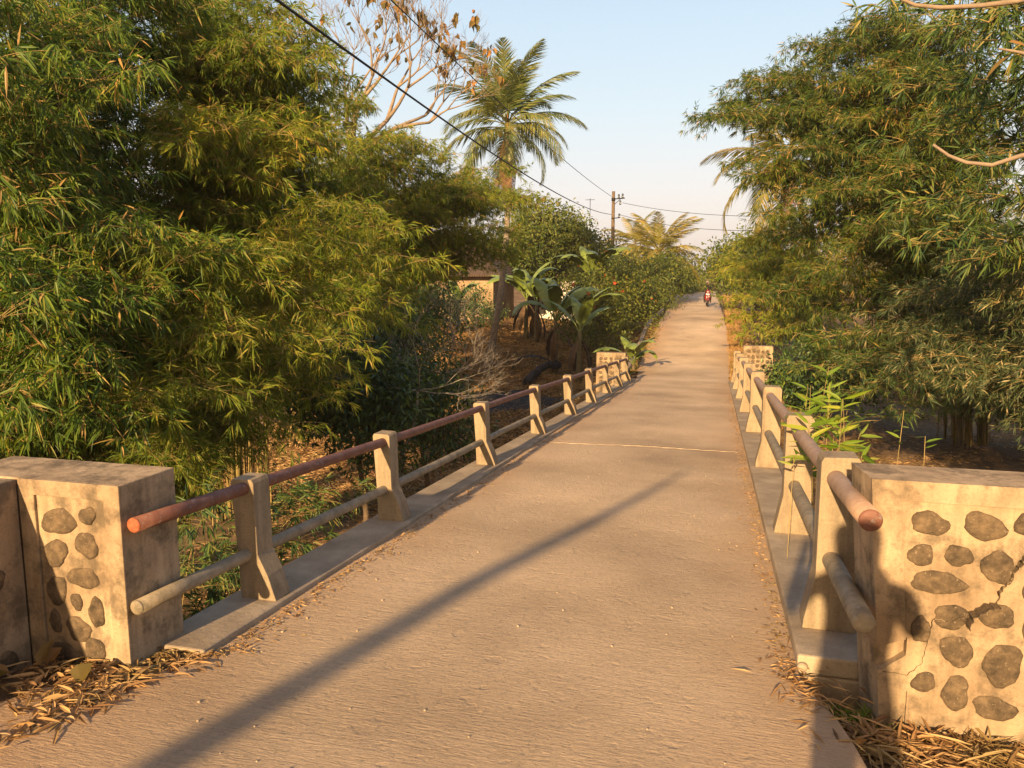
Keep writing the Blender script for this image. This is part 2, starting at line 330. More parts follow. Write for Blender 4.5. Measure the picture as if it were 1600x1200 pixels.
M['glass'] = basic('dark_glass', (.03, .035, .04), .15, .1, 2, spec=.6)
M['rider'] = basic('black_jacket', (.02, .018, .018), .8, .3)
M['skin'] = basic('skin', (.34, .18, .11), .6, .1)
M['tee'] = basic('orange_shirt', (.28, .09, .045), .8, .2)
M['red_body'] = basic('red_bodywork', (.26, .015, .02), .3, .1, spec=.6)
M['white_body'] = basic('white_bodywork', (.75, .73, .70), .35, .05)
M['rubber'] = basic('tyre_rubber', (.018, .018, .018), .85, .2)
M['chrome'] = basic('bare_metal', (.4, .4, .4), .35, .1, metal=.9)
M['wire'] = basic('cable_rubber', (.012, .012, .013), .6, .1)
M['denim'] = basic('trousers', (.05, .05, .07), .8, .2)
M['ash'] = basic('charred_ash', (.045, .043, .046), .95, .7, 6, .8, 18, obj=False, bdist=.04)
def tile_mat():
    m, t = newmat('clay_roof_tiles'); tc = N(t, 'NewGeometry')
    wv = N(t, 'TexWave'); wv.bands_direction = 'X'; wv.inputs['Scale'].default_value = 2.2; wv.inputs['Distortion'].default_value = .3; t.links.new(tc.outputs['Position'], wv.inputs[0])
    n1 = noise(t, 1.4, 6, .65, tc.outputs['Position']); r = ramp(t, [(.3, (.04, .028, .022)), (.6, (.085, .055, .038)), (.8, (.14, .08, .05))]); t.links.new(n1.outputs[0], r.inputs[0])
    p = N(t, 'BsdfPrincipled'); p.inputs['Roughness'].default_value = .9; t.links.new(r.outputs[0], p.inputs['Base Color'])
    b = N(t, 'Bump'); b.inputs['Distance'].default_value = .06; t.links.new(wv.outputs[0], b.inputs['Height']); t.links.new(b.outputs[0], p.inputs['Normal'])
    o = N(t, 'OutputMaterial'); t.links.new(p.outputs[0], o.inputs[0]); return m
M['tile'] = tile_mat()

# ------------------------------------------------------------------ road profile and terrain
PY = np.array([-60, -30, -10, 24.0, 26, 29, 33.9, 38, 42.2, 50, 62.8, 72, 80.4, 86, 95, 120, 400, 1500.])
PZ = np.array([1.6, 1.3, .631, -1.514, -1.60, -1.60, -1.36, -.95, -.60, -.40, -.15, .02, .14, .13, -.1, -.9, -1.5, -1.5])
def rz(y):
    y = np.asarray(y, float); s = 1.2
    return sum(np.interp(y + o * s, PY, PZ) for o in (-1, -.5, 0, .5, 1)) / 5 if True else 0
XL = (np.array([-60, 24, 29, 34, 42, 55, 80, 400.]), np.array([-2.35, -2.35, -2.7, -2.85, -2.85, -3.1, -3.75, -3.9]))
XR = (np.array([-60, 24, 29, 34, 42, 55, 80, 400.]), np.array([.44, .44, .55, .60, .45, .25, -.12, -.4]))
def rl(y): return np.interp(y, *XL)
def rr_(y): return np.interp(y, *XR)
def hashn(x, y, s):
    return (np.sin(x * 1.3 * s + 1.7) * np.cos(y * 1.1 * s + .3) + np.sin(x * .7 * s - y * 1.9 * s + 2.1) * .6 + np.sin(x * 2.9 * s + y * 2.3 * s) * .35) / 1.95
def terr(x, y):
    x = np.asarray(x, float); y = np.asarray(y, float)
    # the bank away from the road
    left = x < -1
    near = 1 - sstep(1.5, 5.5, y)
    far = np.where(left, sstep(19, 42, y), sstep(17, 45, y))
    bed = np.where(left, -3.25, -2.9)
    farl = np.where(left, -1.0 + .5 * sstep(-8, -16, x), -1.2)
    bank = bed + near * 2.0 + far * (farl - bed) + (1.1 * sstep(55, 90, y)) * 1.0
    bank = bank + hashn(x, y, .55) * .16 + hashn(x, y, 2.1) * .05
    road = rz(y) - .07 + .05 * (1 - sstep(2.6, 3.0, y))
    e = np.maximum(rl(y) - x, x - rr_(y))
    shoulder = np.where(left, .55 + 1.5 * sstep(38, 48, y), .75)
    wd = 1 - sstep(shoulder, shoulder + 2.2 + 2 * sstep(40, 60, y), e)
    wd = np.where(y < np.where(left, 3, 3.95), 1 - sstep(2.4, 4.5, e), wd)
    riv = np.where(left, sstep(2.95, 3.3, y), sstep(3.5, 3.9, y)) * (1 - sstep(23.4, 24.0, y))
    wd = wd * (1 - riv)
    z = bank * (1 - wd) + (road + hashn(x, y, 3) * .015) * wd
    return z
def tz(x, y): return float(terr(np.array([x]), np.array([y]))[0])
xs = np.concatenate([np.linspace(-900, -60, 18)[:-1], np.linspace(-60, -12, 50)[:-1], np.linspace(-12, 10, 170)[:-1], np.linspace(10, 60, 50)[:-1], np.linspace(60, 900, 18)])
ys = np.concatenate([np.linspace(-300, -30, 10)[:-1], np.linspace(-30, 0, 40)[:-1], np.linspace(0, 48, 300)[:-1], np.linspace(48, 120, 90)[:-1], np.linspace(120, 1500, 30)])
X, Y = np.meshgrid(xs, ys); Z = terr(X, Y)
nx, ny = len(xs), len(ys); idx = np.arange(nx * ny).reshape(ny, nx)
Fq = np.stack([idx[:-1, :-1], idx[:-1, 1:], idx[1:, 1:], idx[1:, :-1]], -1).reshape(-1, 4)
tag(link('ground', np_mesh('ground', np.stack([X, Y, Z], -1).reshape(-1, 3), Fq, smooth=True), None, M['ground']), 'dry brown earth of the river banks', kind='structure')
# road sheet, thick at the bridge
def strip(name, y0, y1, n, nx, fl, fr, zf, mat, kind=True):
    ys = np.linspace(y0, y1, n); V = []
    for y in ys:
        a, b = fl(y), fr(y)
        for i in range(nx + 1):
            x = a + (b - a) * i / nx; V.append((x, y, zf(x, y)))
    idx = np.arange(n * (nx + 1)).reshape(n, nx + 1)
    Fq = np.stack([idx[:-1, :-1], idx[:-1, 1:], idx[1:, 1:], idx[1:, :-1]], -1).reshape(-1, 4)
    return link(name, np_mesh(name, V, Fq, smooth=True), None, mat)
def roadsurf(x, y):
    c = (x + .95) / 1.4
    return float(rz(y)) + .012 * (1 - c * c) * (abs(c) < 1) + .006 * math.sin(x * 3.1 + y * 1.3) * math.sin(y * 2.1 - x)
def jag(y, s): return .02 * math.sin(y * 3.7 + s) + .015 * math.sin(y * 9.1 + s * 2) + .05 * max(0, math.sin(y * .9 + s)) * (y > 26)
road = strip('road', -25, 140, 900, 14, lambda y: float(rl(y)) - (.55 * float(1 - sstep(2.4, 3.0, y))) - jag(y, 1) * (y > 24), lambda y: float(rr_(y)) + .20 * float(1 - sstep(2.9, 3.7, y)) - jag(y, 3) * (y < 3.6) + jag(y, 4) * (y > 24), roadsurf, M['road'])
tag(road, 'narrow broomed concrete road dipping over the bridge and rising to a crest', kind='structure')

# ------------------------------------------------------------------ bridge
bridge = tag(empty('bridge', (-.93, 13.6, -3.2)), 'narrow concrete slab bridge with low kerbs over the dry stream bed', 'bridge')
bridge_inv = Matrix.Translation((.93, -13.6, 3.2))
def sheared(x0, x1, y0, y1, h0, h1, n=24):
    bm = bmesh.new(); ys_ = [y0 + (y1 - y0) * i / n for i in range(n + 1)]
    rings = []
    for y in ys_:
        z = float(rz(y)); rings.append([bm.verts.new((x0, y, z + h0)), bm.verts.new((x1, y, z + h0)), bm.verts.new((x1, y, z + h1)), bm.verts.new((x0, y, z + h1))])
    for a, b in zip(rings[:-1], rings[1:]):
        for j in range(4): bm.faces.new((a[j], a[(j + 1) % 4], b[(j + 1) % 4], b[j]))
    bm.faces.new(rings[0][::-1]); bm.faces.new(rings[-1]); return bm
def bpart(name, bm, mat, bevel=.012):
    for v in bm.verts: v.co = bridge_inv @ v.co
    return bm_obj(name, bm, bridge, mat, bevel=bevel)
bpart('deck_slab', sheared(-2.72, .90, 3.74, 24.0, -.42, -.03), M['kerb'])
bpart('deck_slab', sheared(-2.72, .30, 3.0, 3.738, -.42, -.03, 4), M['kerb'])
bpart('kerb', sheared(-2.70, -2.35, 3.02, 24.0, -.028, .035), M['kerb'])
bpart('kerb', sheared(.44, .88, 3.74, 24.0, -.028, .07), M['kerb'])
for y0 in (2.9, 23.6):
    bm = bmesh.new(); box(bm, -2.9, 1.05, y0, y0 + .45, -4.2, float(rz(y0)) - .44); bpart('abutment', bm, M['conc'])
for x0 in (-2.2, -.4):
    bpart('girder', sheared(x0, x0 + .3, 3.36, 23.59, -.85, -.425), M['conc'])
# expansion joints: raised mortar bead
for k, y in enumerate((10.4,)):
    bm = bmesh.new(); pts = [(-2.3 + i * .068, y + .015 * math.sin(i * 1.7), roadsurf(-2.3 + i * .068, y) + .003) for i in range(40)]
    tube(bm, pts, [.009 + .005 * math.sin(i * 2.3) for i in range(40)], 6, flat=.5); bpart('joint_bead', bm, M['kerb'], 0)

# railings
LPY = [3.71, 5.59, 8.25, 10.96, 13.60, 16.0, 18.5, 20.8, 22.95]
RPY = [4.10, 6.06, 8.99, 12.05, 14.96, 17.87, 20.74, 23.3]
def post_bm(prof, dy, y, zb, seed):
    """prof: list of (x, h) outline; extruded in y"""
    rd = random.Random(seed); bm = bmesh.new()
    a = [bm.verts.new((x + rd.uniform(-.003, .003), -dy / 2, h + rd.uniform(-.003, .003))) for x, h in prof]; b = [bm.verts.new((v.co.x, dy / 2, v.co.z)) for v in a]
    n = len(a); bm.faces.new(a); bm.faces.new(b[::-1])
    for i in range(n): bm.faces.new((a[i], b[i], b[(i + 1) % n], a[(i + 1) % n]))
    bmesh.ops.translate(bm, verts=bm.verts[:], vec=(0, y, zb)); return bm
rl_ = tag(empty('bridge_railing', (-2.52, 13.3, -.8)), 'left railing with dull red upper pipe and grey lower pipe through concrete posts', 'railing', 'pipe railings of the bridge')
rr2 = tag(empty('bridge_railing', (.62, 13.6, -.8)), 'right railing with worn pinkish grey pipes through concrete posts, seen end on', 'railing', 'pipe railings of the bridge')
def addto(root, name, bm, mat, bevel=0, smooth=False):
    for v in bm.verts: v.co = v.co - root.location
    return bm_obj(name, bm, root, mat, bevel=bevel, smooth=smooth)
for i, y in enumerate(LPY):
    h = (.72 if i else .71)
    prof = [(-2.385, 0), (-2.43, .15), (-2.49, .27), (-2.50, h - .02), (-2.51, h), (-2.635, h), (-2.645, h - .02), (-2.62, .3), (-2.61, 0)]
    addto(rl_, 'post', post_bm(prof, .16, y + .08, float(rz(y)) + .03, i), M['post'], .004)
for i, y in enumerate(RPY):
    h = .925
    prof = [(.495, 0), (.50, .05), (.55, .30), (.545, h - .03), (.56, h), (.725, h), (.745, h - .03), (.75, .3), (.76, 0)]
    addto(rr2, 'post', post_bm(prof, .17, y + .085, float(rz(y)) + .07, 20 + i), M['post'], .004)
def rail(root, name, x, h, y0, y1, r, mat, capmat=None):
    bm = bmesh.new(); pts = []
    n = 60
    for i in range(n + 1):
        y = y0 + (y1 - y0) * i / n; pts.append((x + .004 * math.sin(y * 1.1), y, float(rz(y)) + h + .006 * math.sin(y * .8)))
    tube(bm, pts, r, 20)
    for v in bm.verts: v.co -= root.location
    o = bm_obj(name, bm, root, mat)
    bm = bmesh.new(); p = Vector(pts[0]) - root.location
    bmesh.ops.create_uvsphere(bm, u_segments=20, v_segments=10, radius=r * .995)
    for v in bm.verts: v.co = Vector((v.co.x, v.co.y * .28, v.co.z)) + p - Vector((0, .0015, 0))
    bm_obj('pipe_cap', bm, o, capmat or mat, smooth=True); return o
rail(rl_, 'upper_rail', -2.557, .688, 2.855, 23.1, .036, M['red_rail'], M['pipe_end'])
rail(rl_, 'lower_rail', -2.557, .295, 2.84, 23.1, .036, M['grey_rail'])
rail(rr2, 'upper_rail', .625, .885, 3.22, 23.45, .046, M['pink_rail'], M['red_rail'])
rail(rr2, 'lower_rail', .625, .455, 3.22, 23.45, .046, M['grey_rail'])

# ------------------------------------------------------------------ stone faced end piers
def stones_mesh(lst, face_y, seed, toward=-1, th=.012):
    """lst of (x,z,rx,rz,rot) on the plane y=face_y; low irregular domes"""
    rd = random.Random(seed); bm = bmesh.new()
    for (x, z, a, b, rot) in lst:
        n = 22; ph = [rd.uniform(0, 6.28) for _ in range(4)]
        def rad(t): return 1 + .10 * math.sin(2 * t + ph[0]) + .07 * math.sin(3 * t + ph[1]) + .05 * math.sin(5 * t + ph[2]) + .025 * math.sin(9 * t + ph[3])
        c, s = math.cos(rot), math.sin(rot); rings = []
        for fr, hh in ((1.0, -.004), (.97, .5), (.86, .85), (.6, 1.0), (.3, 1.08)):
            rg = []
            for j in range(n):
                t = 2 * math.pi * j / n; u_, v_ = a * fr * rad(t) * math.cos(t), b * fr * rad(t) * math.sin(t)
                rg.append(bm.verts.new((x + u_ * c - v_ * s, face_y + toward * (th * hh + (rd.uniform(-.0012, .0012) if hh > .4 else 0)), z + u_ * s + v_ * c)))
            rings.append(rg)
        cv = bm.verts.new((x, face_y + toward * th * 1.1, z))
        for p, q in zip(rings[:-1], rings[1:]):
            for j in range(n): f = bm.faces.new((p[j], p[(j + 1) % n], q[(j + 1) % n], q[j])); f.smooth = True
        for j in range(n): f = bm.faces.new((rings[-1][j], rings[-1][(j + 1) % n], cv)); f.smooth = True
    return bm
def px_stones(lst, Y):
    out = []
    for (px, py, a, b, rot) in lst:
        p = aty(px, py, Y); q = aty(px + a, py, Y); s = aty(px, py + b, Y)
        out.append((p[0], p[2], abs(q[0] - p[0]), abs(s[2] - p[2]), rot))
    return out
def frame_ring(bm, x0, x1, z0, z1, bx, bt, bb, y0, y1, bxr=None):
    bxr = bx if bxr is None else bxr
    o = [(x0, z0), (x1, z0), (x1, z1), (x0, z1)]; i = [(x0 + bx, z0 + bb), (x1 - bxr, z0 + bb), (x1 - bxr, z1 - bt), (x0 + bx, z1 - bt)]
    vo = [[bm.verts.new((x, y, z)) for x, z in o] for y in (y0, y1)]; vi = [[bm.verts.new((x, y, z)) for x, z in i] for y in (y0, y1)]
    for k in range(4):
        l = (k + 1) % 4
        bm.faces.new((vo[0][k], vo[0][l], vi[0][l], vi[0][k])); bm.faces.new((vo[1][l], vo[1][k], vi[1][k], vi[1][l]))
        bm.faces.new((vo[0][l], vo[0][k], vo[1][k], vo[1][l])); bm.faces.new((vi[0][k], vi[0][l], vi[1][l], vi[1][k]))
# left near pier
XW = float(aty(27, 765, 2.82)[0]) + .002; print('XW', XW)
LP = tag(empty('stone_pier', (-2.9, 2.9, -.2)), 'near left end pier with stone panel, its wing wall shading half the stones', 'pier', 'stone faced end piers of the bridge')
bm = bmesh.new(); box(bm, -3.60, -2.60, 2.835, 3.20, -3.0, .70); addto(LP, 'pier_body', bm, M['conc'], .006)
bm = bmesh.new(); frame_ring(bm, XW, -2.598, -.6, .702, .09, .075, .2, 2.82, 2.8345, .09); addto(LP, 'border', bm, M['conc'], .004)
st = px_stones([(92, 815, 25, 22, .1), (137, 806, 13, 14, 0), (88, 864, 17, 23, -.2), (136, 852, 17, 21, 0), (131, 903, 23, 17, 0), (90, 922, 14, 25, -.1), (121, 940, 9, 13, 0), (152, 957, 12, 24, .15),
                (88, 970, 9, 17, 0), (124, 983, 19, 19, 0), (101, 1022, 18, 21, 0), (150, 1018, 17, 20, 0), (133, 1043, 11, 10, 0)], 2.835)
addto(LP, 'stonework', stones_mesh(st, 2.835, 3), M['stone'])
bm = bmesh.new(); box(bm, XW - .4, XW - .002, -1.2, 2.818, -1.0, .698); addto(LP, 'wing_wall', bm, M['conc'], .006)
# stones on the wing face (faces the road, +x)
sm = stones_mesh([(-y - .14, z, a, b, 0) for (y, z, a, b) in [(2.45, .46, .06, .05), (2.5, .25, .07, .06), (2.42, .03, .06, .07), (2.55, -.15, .05, .05), (2.2, .4, .07, .06), (2.22, .15, .06, .07), (2.25, -.1, .07, .06), (1.95, .3, .07, .07), (1.9, .05, .07, .05), (1.65, .4, .06, .06), (1.6, .12, .08, .06)]], 0, 5)
for v in sm.verts: v.co = Vector((XW - .002 - v.co.y, -v.co.x, v.co.z))
addto(LP, 'stonework', sm, M['stone'])
# right near pier, cracked
RP = tag(empty('stone_pier', (1.1, 3.5, -.2)), 'near right end pier of pale plaster and dark stones, split by a long crack', 'pier', 'stone faced end piers of the bridge')
Y0 = 3.40
bm = bmesh.new(); box(bm, .655, 2.6, Y0 + .015, Y0 + .30, -3.2, .808)
for v in bm.verts:
    if v.co.x < 1: v.co.x += (.808 - v.co.z) * .085
    if v.co.y > Y0 + .2 and v.co.x < 1: v.co.x -= .035
body = addto(RP, 'pier_body', bm, M['conc'], .006)
bm = bmesh.new(); frame_ring(bm, .653, 2.602, -1.0, .810, .115, .085, .2, Y0, Y0 + .0145)
for v in bm.verts:
    if v.co.x < 1: v.co.x += (.808 - v.co.z) * .085
border = addto(RP, 'border', bm, M['conc'], .004)
zz = lambda x, y: (1120 + x / 2.308, 680 + y / 2.308)
rs = []
for (x, y, a, b, rt_) in [(768, 318, 70, 44, 0), (966, 330, 78, 52, -.1), (1125, 318, 50, 50, 0), (736, 432, 44, 44, 0), (872, 435, 54, 38, -.6), (1015, 478, 60, 64, 0), (797, 532, 102, 42, .1), (846, 655, 72, 42, 0), (1012, 655, 62, 46, -.3),
                         (735, 700, 34, 52, 0), (865, 778, 64, 54, -.3), (1030, 830, 78, 74, -.3), (745, 890, 45, 36, 0), (860, 930, 54, 60, 0), (1000, 985, 80, 44, 0), (1150, 560, 50, 60, 0), (1160, 710, 60, 60, 0), (1180, 900, 60, 50, 0), (1210, 430, 50, 45, 0), (1260, 320, 60, 45, 0), (1280, 560, 60, 55, 0), (1300, 720, 60, 60, 0), (1330, 880, 60, 50, 0), (1350, 420, 60, 45, 0)]:
    p = zz(x, y); rs.append((p[0], p[1], a / 2.308, b / 2.308, rt_))
rstones = addto(RP, 'stonework', stones_mesh(px_stones(rs, Y0 + .015), Y0 + .015, 9), M['stone'])
# crack: a real slot cut through plaster and stones
def crack_cut(pts, wds, d):
    rd = random.Random(len(pts)); q = []; wq = []
    for i in range(len(pts) - 1):
        for j in range(4):
            t = j / 4; am = 5 if j else 0
            q.append((pts[i][0] * (1 - t) + pts[i + 1][0] * t + rd.uniform(-am, am), pts[i][1] * (1 - t) + pts[i + 1][1] * t + rd.uniform(-am, am))); wq.append((wds[i] * (1 - t) + wds[i + 1] * t) * rd.uniform(.45, 1.2))
    pts = q + [pts[-1]]; wds = wq + [wds[-1]]
    bm = bmesh.new(); P3 = []
    for (x, y) in pts: p = aty(*zz(x, y), Y0); P3.append((p[0], p[2]))
    up, dn = [], []
    for i, (x, z) in enumerate(P3):
        a = P3[max(0, i - 1)]; b = P3[min(len(P3) - 1, i + 1)]; tx, tz_ = b[0] - a[0], b[1] - a[1]; l = math.hypot(tx, tz_); nx_, nz_ = -tz_ / l, tx / l
        up.append((x + nx_ * wds[i] * .62, z + nz_ * wds[i] * .62)); dn.append((x - nx_ * wds[i] * .62, z - nz_ * wds[i] * .62))
    n = len(P3); A = [[bm.verts.new((x, y, z)) for x, z in L] for y in (Y0 - .05, Y0 + d) for L in (up, dn)]
    u0, d0, u1, d1 = A
    for i in range(n - 1):
        bm.faces.new((u0[i], u0[i + 1], d0[i + 1], d0[i])); bm.faces.new((u1[i], d1[i], d1[i + 1], u1[i + 1]))
        bm.faces.new((u0[i], u1[i], u1[i + 1], u0[i + 1])); bm.faces.new((d0[i], d0[i + 1], d1[i + 1], d1[i]))
    bm.faces.new((u0[0], d0[0], d1[0], u1[0])); bm.faces.new((u0[-1], u1[-1], d1[-1], d0[-1])); return bm
def carve(targets, bm):
    me = bpy.data.meshes.new('c'); bmesh.ops.recalc_face_normals(bm, faces=bm.faces[:]); bm.to_mesh(me); bm.free()
    c = bpy.data.objects.new('c', me); COL.objects.link(c)
    for t in targets:
        for m in list(t.modifiers): t.modifiers.remove(m)
        m = t.modifiers.new('b', 'BOOLEAN'); m.operation = 'DIFFERENCE'; m.solver = 'EXACT'; m.object = c
        c.location = (0, 0, 0)
        bpy.context.view_layer.update(); dg = bpy.context.evaluated_depsgraph_get()
        nm = bpy.data.meshes.new_from_object(t.evaluated_get(dg)); t.modifiers.clear(); t.data = nm
    bpy.data.objects.remove(c)
carve([body, border, rstones], crack_cut([(1180, 370), (1150, 415), (1112, 448), (1095, 478), (1072, 500), (1058, 530), (1036, 552), (1022, 580), (1014, 618)], [.017, .02, .016, .02, .014, .015, .012, .012, .003], .12))
carve([body, border, rstones], crack_cut([(1012, 607), (975, 612), (940, 628), (912, 642), (902, 690)], [.001, .003, .003, .004, .001], .08))
carve([body, border, rstones], crack_cut([(900, 655), (850, 672), (800, 668), (781, 672), (770, 722), (752, 790), (735, 835), (690, 872), (600, 858)], [.001, .002, .004, .005, .004, .003, .003, .004, .003], .1))
# broken corner: bite taken out between z of the chip
p0 = aty(*zz(598, 757), Y0); p1 = aty(*zz(690, 735), Y0); p2 = aty(*zz(684, 800), Y0); p3 = aty(*zz(598, 850), Y0)
bm = bmesh.new(); f = [bm.verts.new((p[0] + dx, Y0 - .05, p[2])) for p, dx in ((p0, -.2), (p0, 0), (p1, 0), (p2, 0), (p3, 0), (p3, -.2))]
f2 = [bm.verts.new((v.co.x, Y0 + .06, v.co.z)) for v in f]; bm.faces.new(f); bm.faces.new(f2[::-1])
for i in range(6): bm.faces.new((f[i], f2[i], f2[(i + 1) % 6], f[(i + 1) % 6]))
carve([body, border], bm)
pz = aty(*zz(696, 800), Y0)
bm = bmesh.new(); box(bm, .3, pz[0], Y0 - .05, Y0 + .0149, -.9, pz[2]); carve([border], bm)
# far piers
for nm, xr, y0, zt, zb, lab, sd in (('l', (-3.55, -2.66), 23.7, -.66, -3.3, 'far left end pier with stone panel, half shaded at the end of the left railing', 31), ('r', (.84, 1.68), 24.0, -.38, -3.0, 'far right end pier with stone panel, sunlit at the foot of the right bushes', 33)):
    T = tag(empty('stone_pier', (sum(xr) / 2, y0, zb + 1)), lab, 'pier', 'stone faced end piers of the bridge')
    bm = bmesh.new(); box(bm, xr[0], xr[1], y0 + .015, y0 + .35, zb, zt); addto(T, 'pier_body', bm, M['conc'], .01)
    bm = bmesh.new(); frame_ring(bm, xr[0] - .003, xr[1] + .003, zt - 1.25, zt + .003, .09, .09, .2, y0, y0 + .0145); addto(T, 'border', bm, M['conc'])
    rd = random.Random(sd); ss = []
    for r_ in range(6):
        for c_ in range(5):
            wx = (xr[1] - xr[0] - .18) / 5; ss.append((xr[0] + .09 + wx * (c_ + .5) + rd.uniform(-.02, .02), zt - .17 - r_ * .145 + rd.uniform(-.02, .02), wx * rd.uniform(.34, .46), .145 * rd.uniform(.34, .46), rd.uniform(-.4, .4)))
    addto(T, 'stonework', stones_mesh(ss, y0 + .015, sd), M['stone'])

# concrete edging on the left beyond the bridge
bm = bmesh.new(); rings = []
for y in np.linspace(24.4, 60, 60):
    e = float(rl(y)) - .42 - .10 * math.sin(y * .35) ; z = float(rz(y)) - .02
    rings.append([bm.verts.new(c) for c in ((e - .09, y, z - .5), (e + .09, y, z - .5), (e + .085, y, z + .13), (e - .085, y, z + .13))])
for a, b in zip(rings[:-1], rings[1:]):
    for j in range(4): bm.faces.new((a[j], a[(j + 1) % 4], b[(j + 1) % 4], b[j]))
bm.faces.new(rings[0]); bm.faces.new(rings[-1])
tag(bm_obj('road_edging', bm, None, M['kerb'], bevel=.015), 'low pale concrete edging wall along the left side of the rising road', 'low wall')

# ------------------------------------------------------------------ bamboo
def bez(P0, P1, P2, P3, t):
    t = t[:, None]; return P0 * (1 - t) ** 3 + 3 * P1 * t * (1 - t) ** 2 + 3 * P2 * t * t * (1 - t) + P3 * t ** 3
def bamboo(name, label, cat, base, tips, group, leafmat, culmmat='culm', leaf=(.13, .21), lw=.017, dens=1.0, blen=1.1, spread=.9, t0=.35,
           culm_r=.022, culms_shown=10, six=False, bunch=5, step=.11, arch=.5, upb=.35, hang=.45):
    """tips: world points the canes arch over to. Leaves hang from twigs on side branches."""
    base = np.array([base[0], base[1], tz(base[0], base[1]) - .05]); root = tag(empty(name, tuple(base)), label, cat, group)
    BP = []; BR = []; LB = []; LD = []; nc = 0
    for ti, tip in enumerate(tips):
        tip = np.array(tip); b0 = base + np.array([*rng.normal(0, .33, 2), 0]) * min(1.5, spread); b0[2] = tz(b0[0], b0[1]) - .03
        hh = max(.5, tip[2] - b0[2]); hz = tip[:2] - b0[:2]
        P1 = b0 + np.array([hz[0] * .08, hz[1] * .08, hh * .75]); P2 = np.array([b0[0] + hz[0] * .55, b0[1] + hz[1] * .55, tip[2] + arch * min(2.2, np.linalg.norm(hz)) * .6])
        tt = np.linspace(0, 1, 26); path = bez(b0, P1, P2, tip, tt)
        if ti < culms_shown:
            bm = bmesh.new(); tube(bm, [Vector(p - base) for p in path], [culm_r * (1 - .85 * t) * (1.08 if k % 3 == 0 else 1) for k, t in enumerate(tt)], 7)
            bm_obj('culm', bm, root, M[culmmat])
        else: BP.append(np.repeat(path[None], 1, 0)); BR.append((culm_r * .7 * (1 - .85 * tt))[None])
        ln = np.sum(np.linalg.norm(np.diff(path, axis=0), axis=1)) * (1 - t0)
        nn = max(4, int(ln / .2 * dens)); tn = t0 + (1 - t0) * (np.arange(nn) + rng.random(nn)) / nn
        P = bez(b0, P1, P2, tip, tn); nb = 3
        P = np.repeat(P, nb, 0); tn = np.repeat(tn, nb)
        k = len(P); an = rng.random(k) * 2 * np.pi
        d = np.stack([np.cos(an), np.sin(an), upb + rng.normal(0, .3, k)], 1)
        od = np.array([hz[0], hz[1], 0]) / (np.linalg.norm(hz) + .01); d = nrm(nrm(d) + od * .35)
        L = blen * (1 - .5 * (tn - t0) / (1 - t0)) * rng.uniform(.4, 1.1, k) * np.minimum(1, .45 + (tn - t0) * 2.2)
        S = 7; s = np.linspace(0, 1, S)
        pth = P[:, None] + d[:, None] * (L[:, None] * s)[..., None]; pth[..., 2] -= (.45 * L[:, None] * s ** 2 * L[:, None] / blen)
        BPs = pth; r = .0045 * (1 - .7 * s)[None] * np.ones((k, 1)) * (blen / 1.1)
        BP.append(('b', BPs)); BR.append(r)
        # twigs
        nt_ = np.maximum(2, (L / step)).astype(int); rep = np.repeat(np.arange(k), nt_)
        u = .15 + .85 * rng.random(len(rep)); Lr = L[rep]
        q = P[rep] + d[rep] * (Lr * u)[:, None]; q[:, 2] -= .45 * Lr * u ** 2 * Lr / blen
        tw = nrm(d[rep] + rng.normal(0, .75, (len(rep), 3)) + np.array([0, 0, -.25])); tl = rng.uniform(.04, .22, len(rep))
        e = q + tw * tl[:, None]
        rep2 = np.repeat(np.arange(len(rep)), bunch)
        LB.append(e[rep2] - tw[rep2] * (rng.random(len(rep2)) * .09)[:, None])
        LD.append(nrm(tw[rep2] * .9 + rng.normal(0, .42, (len(rep2), 3)) + np.array([0, 0, -hang])))
        nc += 1
    LB = np.concatenate(LB); LD = np.concatenate(LD); n = len(LB)
    L = rng.uniform(*leaf, n); W = lw * rng.uniform(.7, 1.3, n)
    V, Fq = leaves_np(LB - base, LD, L, W, six=six)
    o = link('foliage', np_mesh('foliage', V, Fq), root, M[leafmat])
    parts = []; off = 0; VV = []; FF = []
    for p, r in zip(BP, BR):
        pp = p[1] if isinstance(p, tuple) else p
        v, f = tubes_np(pp - base, r, 3); VV.append(v); FF.append(f + off); off += len(v)
    link('branches', np_mesh('branches', np.concatenate(VV), np.concatenate(FF), smooth=True), root, M['twig'])
    print(name, label[:30], 'leaves', n); return root
def tips_px(lst, jit=25, jd=.8, n=1):
    out = []
    for (x, y, D) in lst:
        for _ in range(n): out.append(atd(x + rng.normal(0, jit), y + rng.normal(0, jit), D + rng.normal(0, jd)))
    return out
BG = 'bamboo clumps along the stream'
bamboo('bamboo_clump', 'tall near left bamboo clump with long hanging leaves behind the left pier', 'bamboo', (-8.6, 7.4),
       tips_px([(x, y, D + (2.2 if x > 190 and y < 320 else 0)) for x, y, D in [(20, 30, 9.5), (140, 10, 10), (250, 60, 10.5), (60, 160, 9), (190, 140, 9.6), (320, 110, 11), (30, 290, 8.8), (150, 280, 9.5), (270, 260, 10.2), (60, 400, 8.5), (180, 400, 9.3), (290, 360, 10.2), (100, 350, 10.5), (220, 330, 10.5), (330, 300, 11),
                (110, 90, 10.5), (130, 200, 10.5), (220, 210, 10.8), (160, 340, 10.5), (350, 180, 11.5), (200, 100, 10.5), (130, 480, 9), (240, 470, 9.8), (20, 520, 7.5), (30, 620, 7.2), (150, 590, 8.2), (240, 600, 9), (60, 680, 7.6), (200, 690, 8.4), (-80, 200, 8.5), (-80, 450, 7.5), (80, -60, 10), (300, 90, 11), (180, 440, 9), (100, 430, 9), (280, 440, 10), (320, 20, 10.5), (240, 150, 11)]], 45, .8, 2),
       BG, 'leaf_a', leaf=(.08, .24), lw=.017, dens=.75, blen=1.2, six=True, culms_shown=12, bunch=6, step=.11, hang=.8, upb=.6, t0=.25)
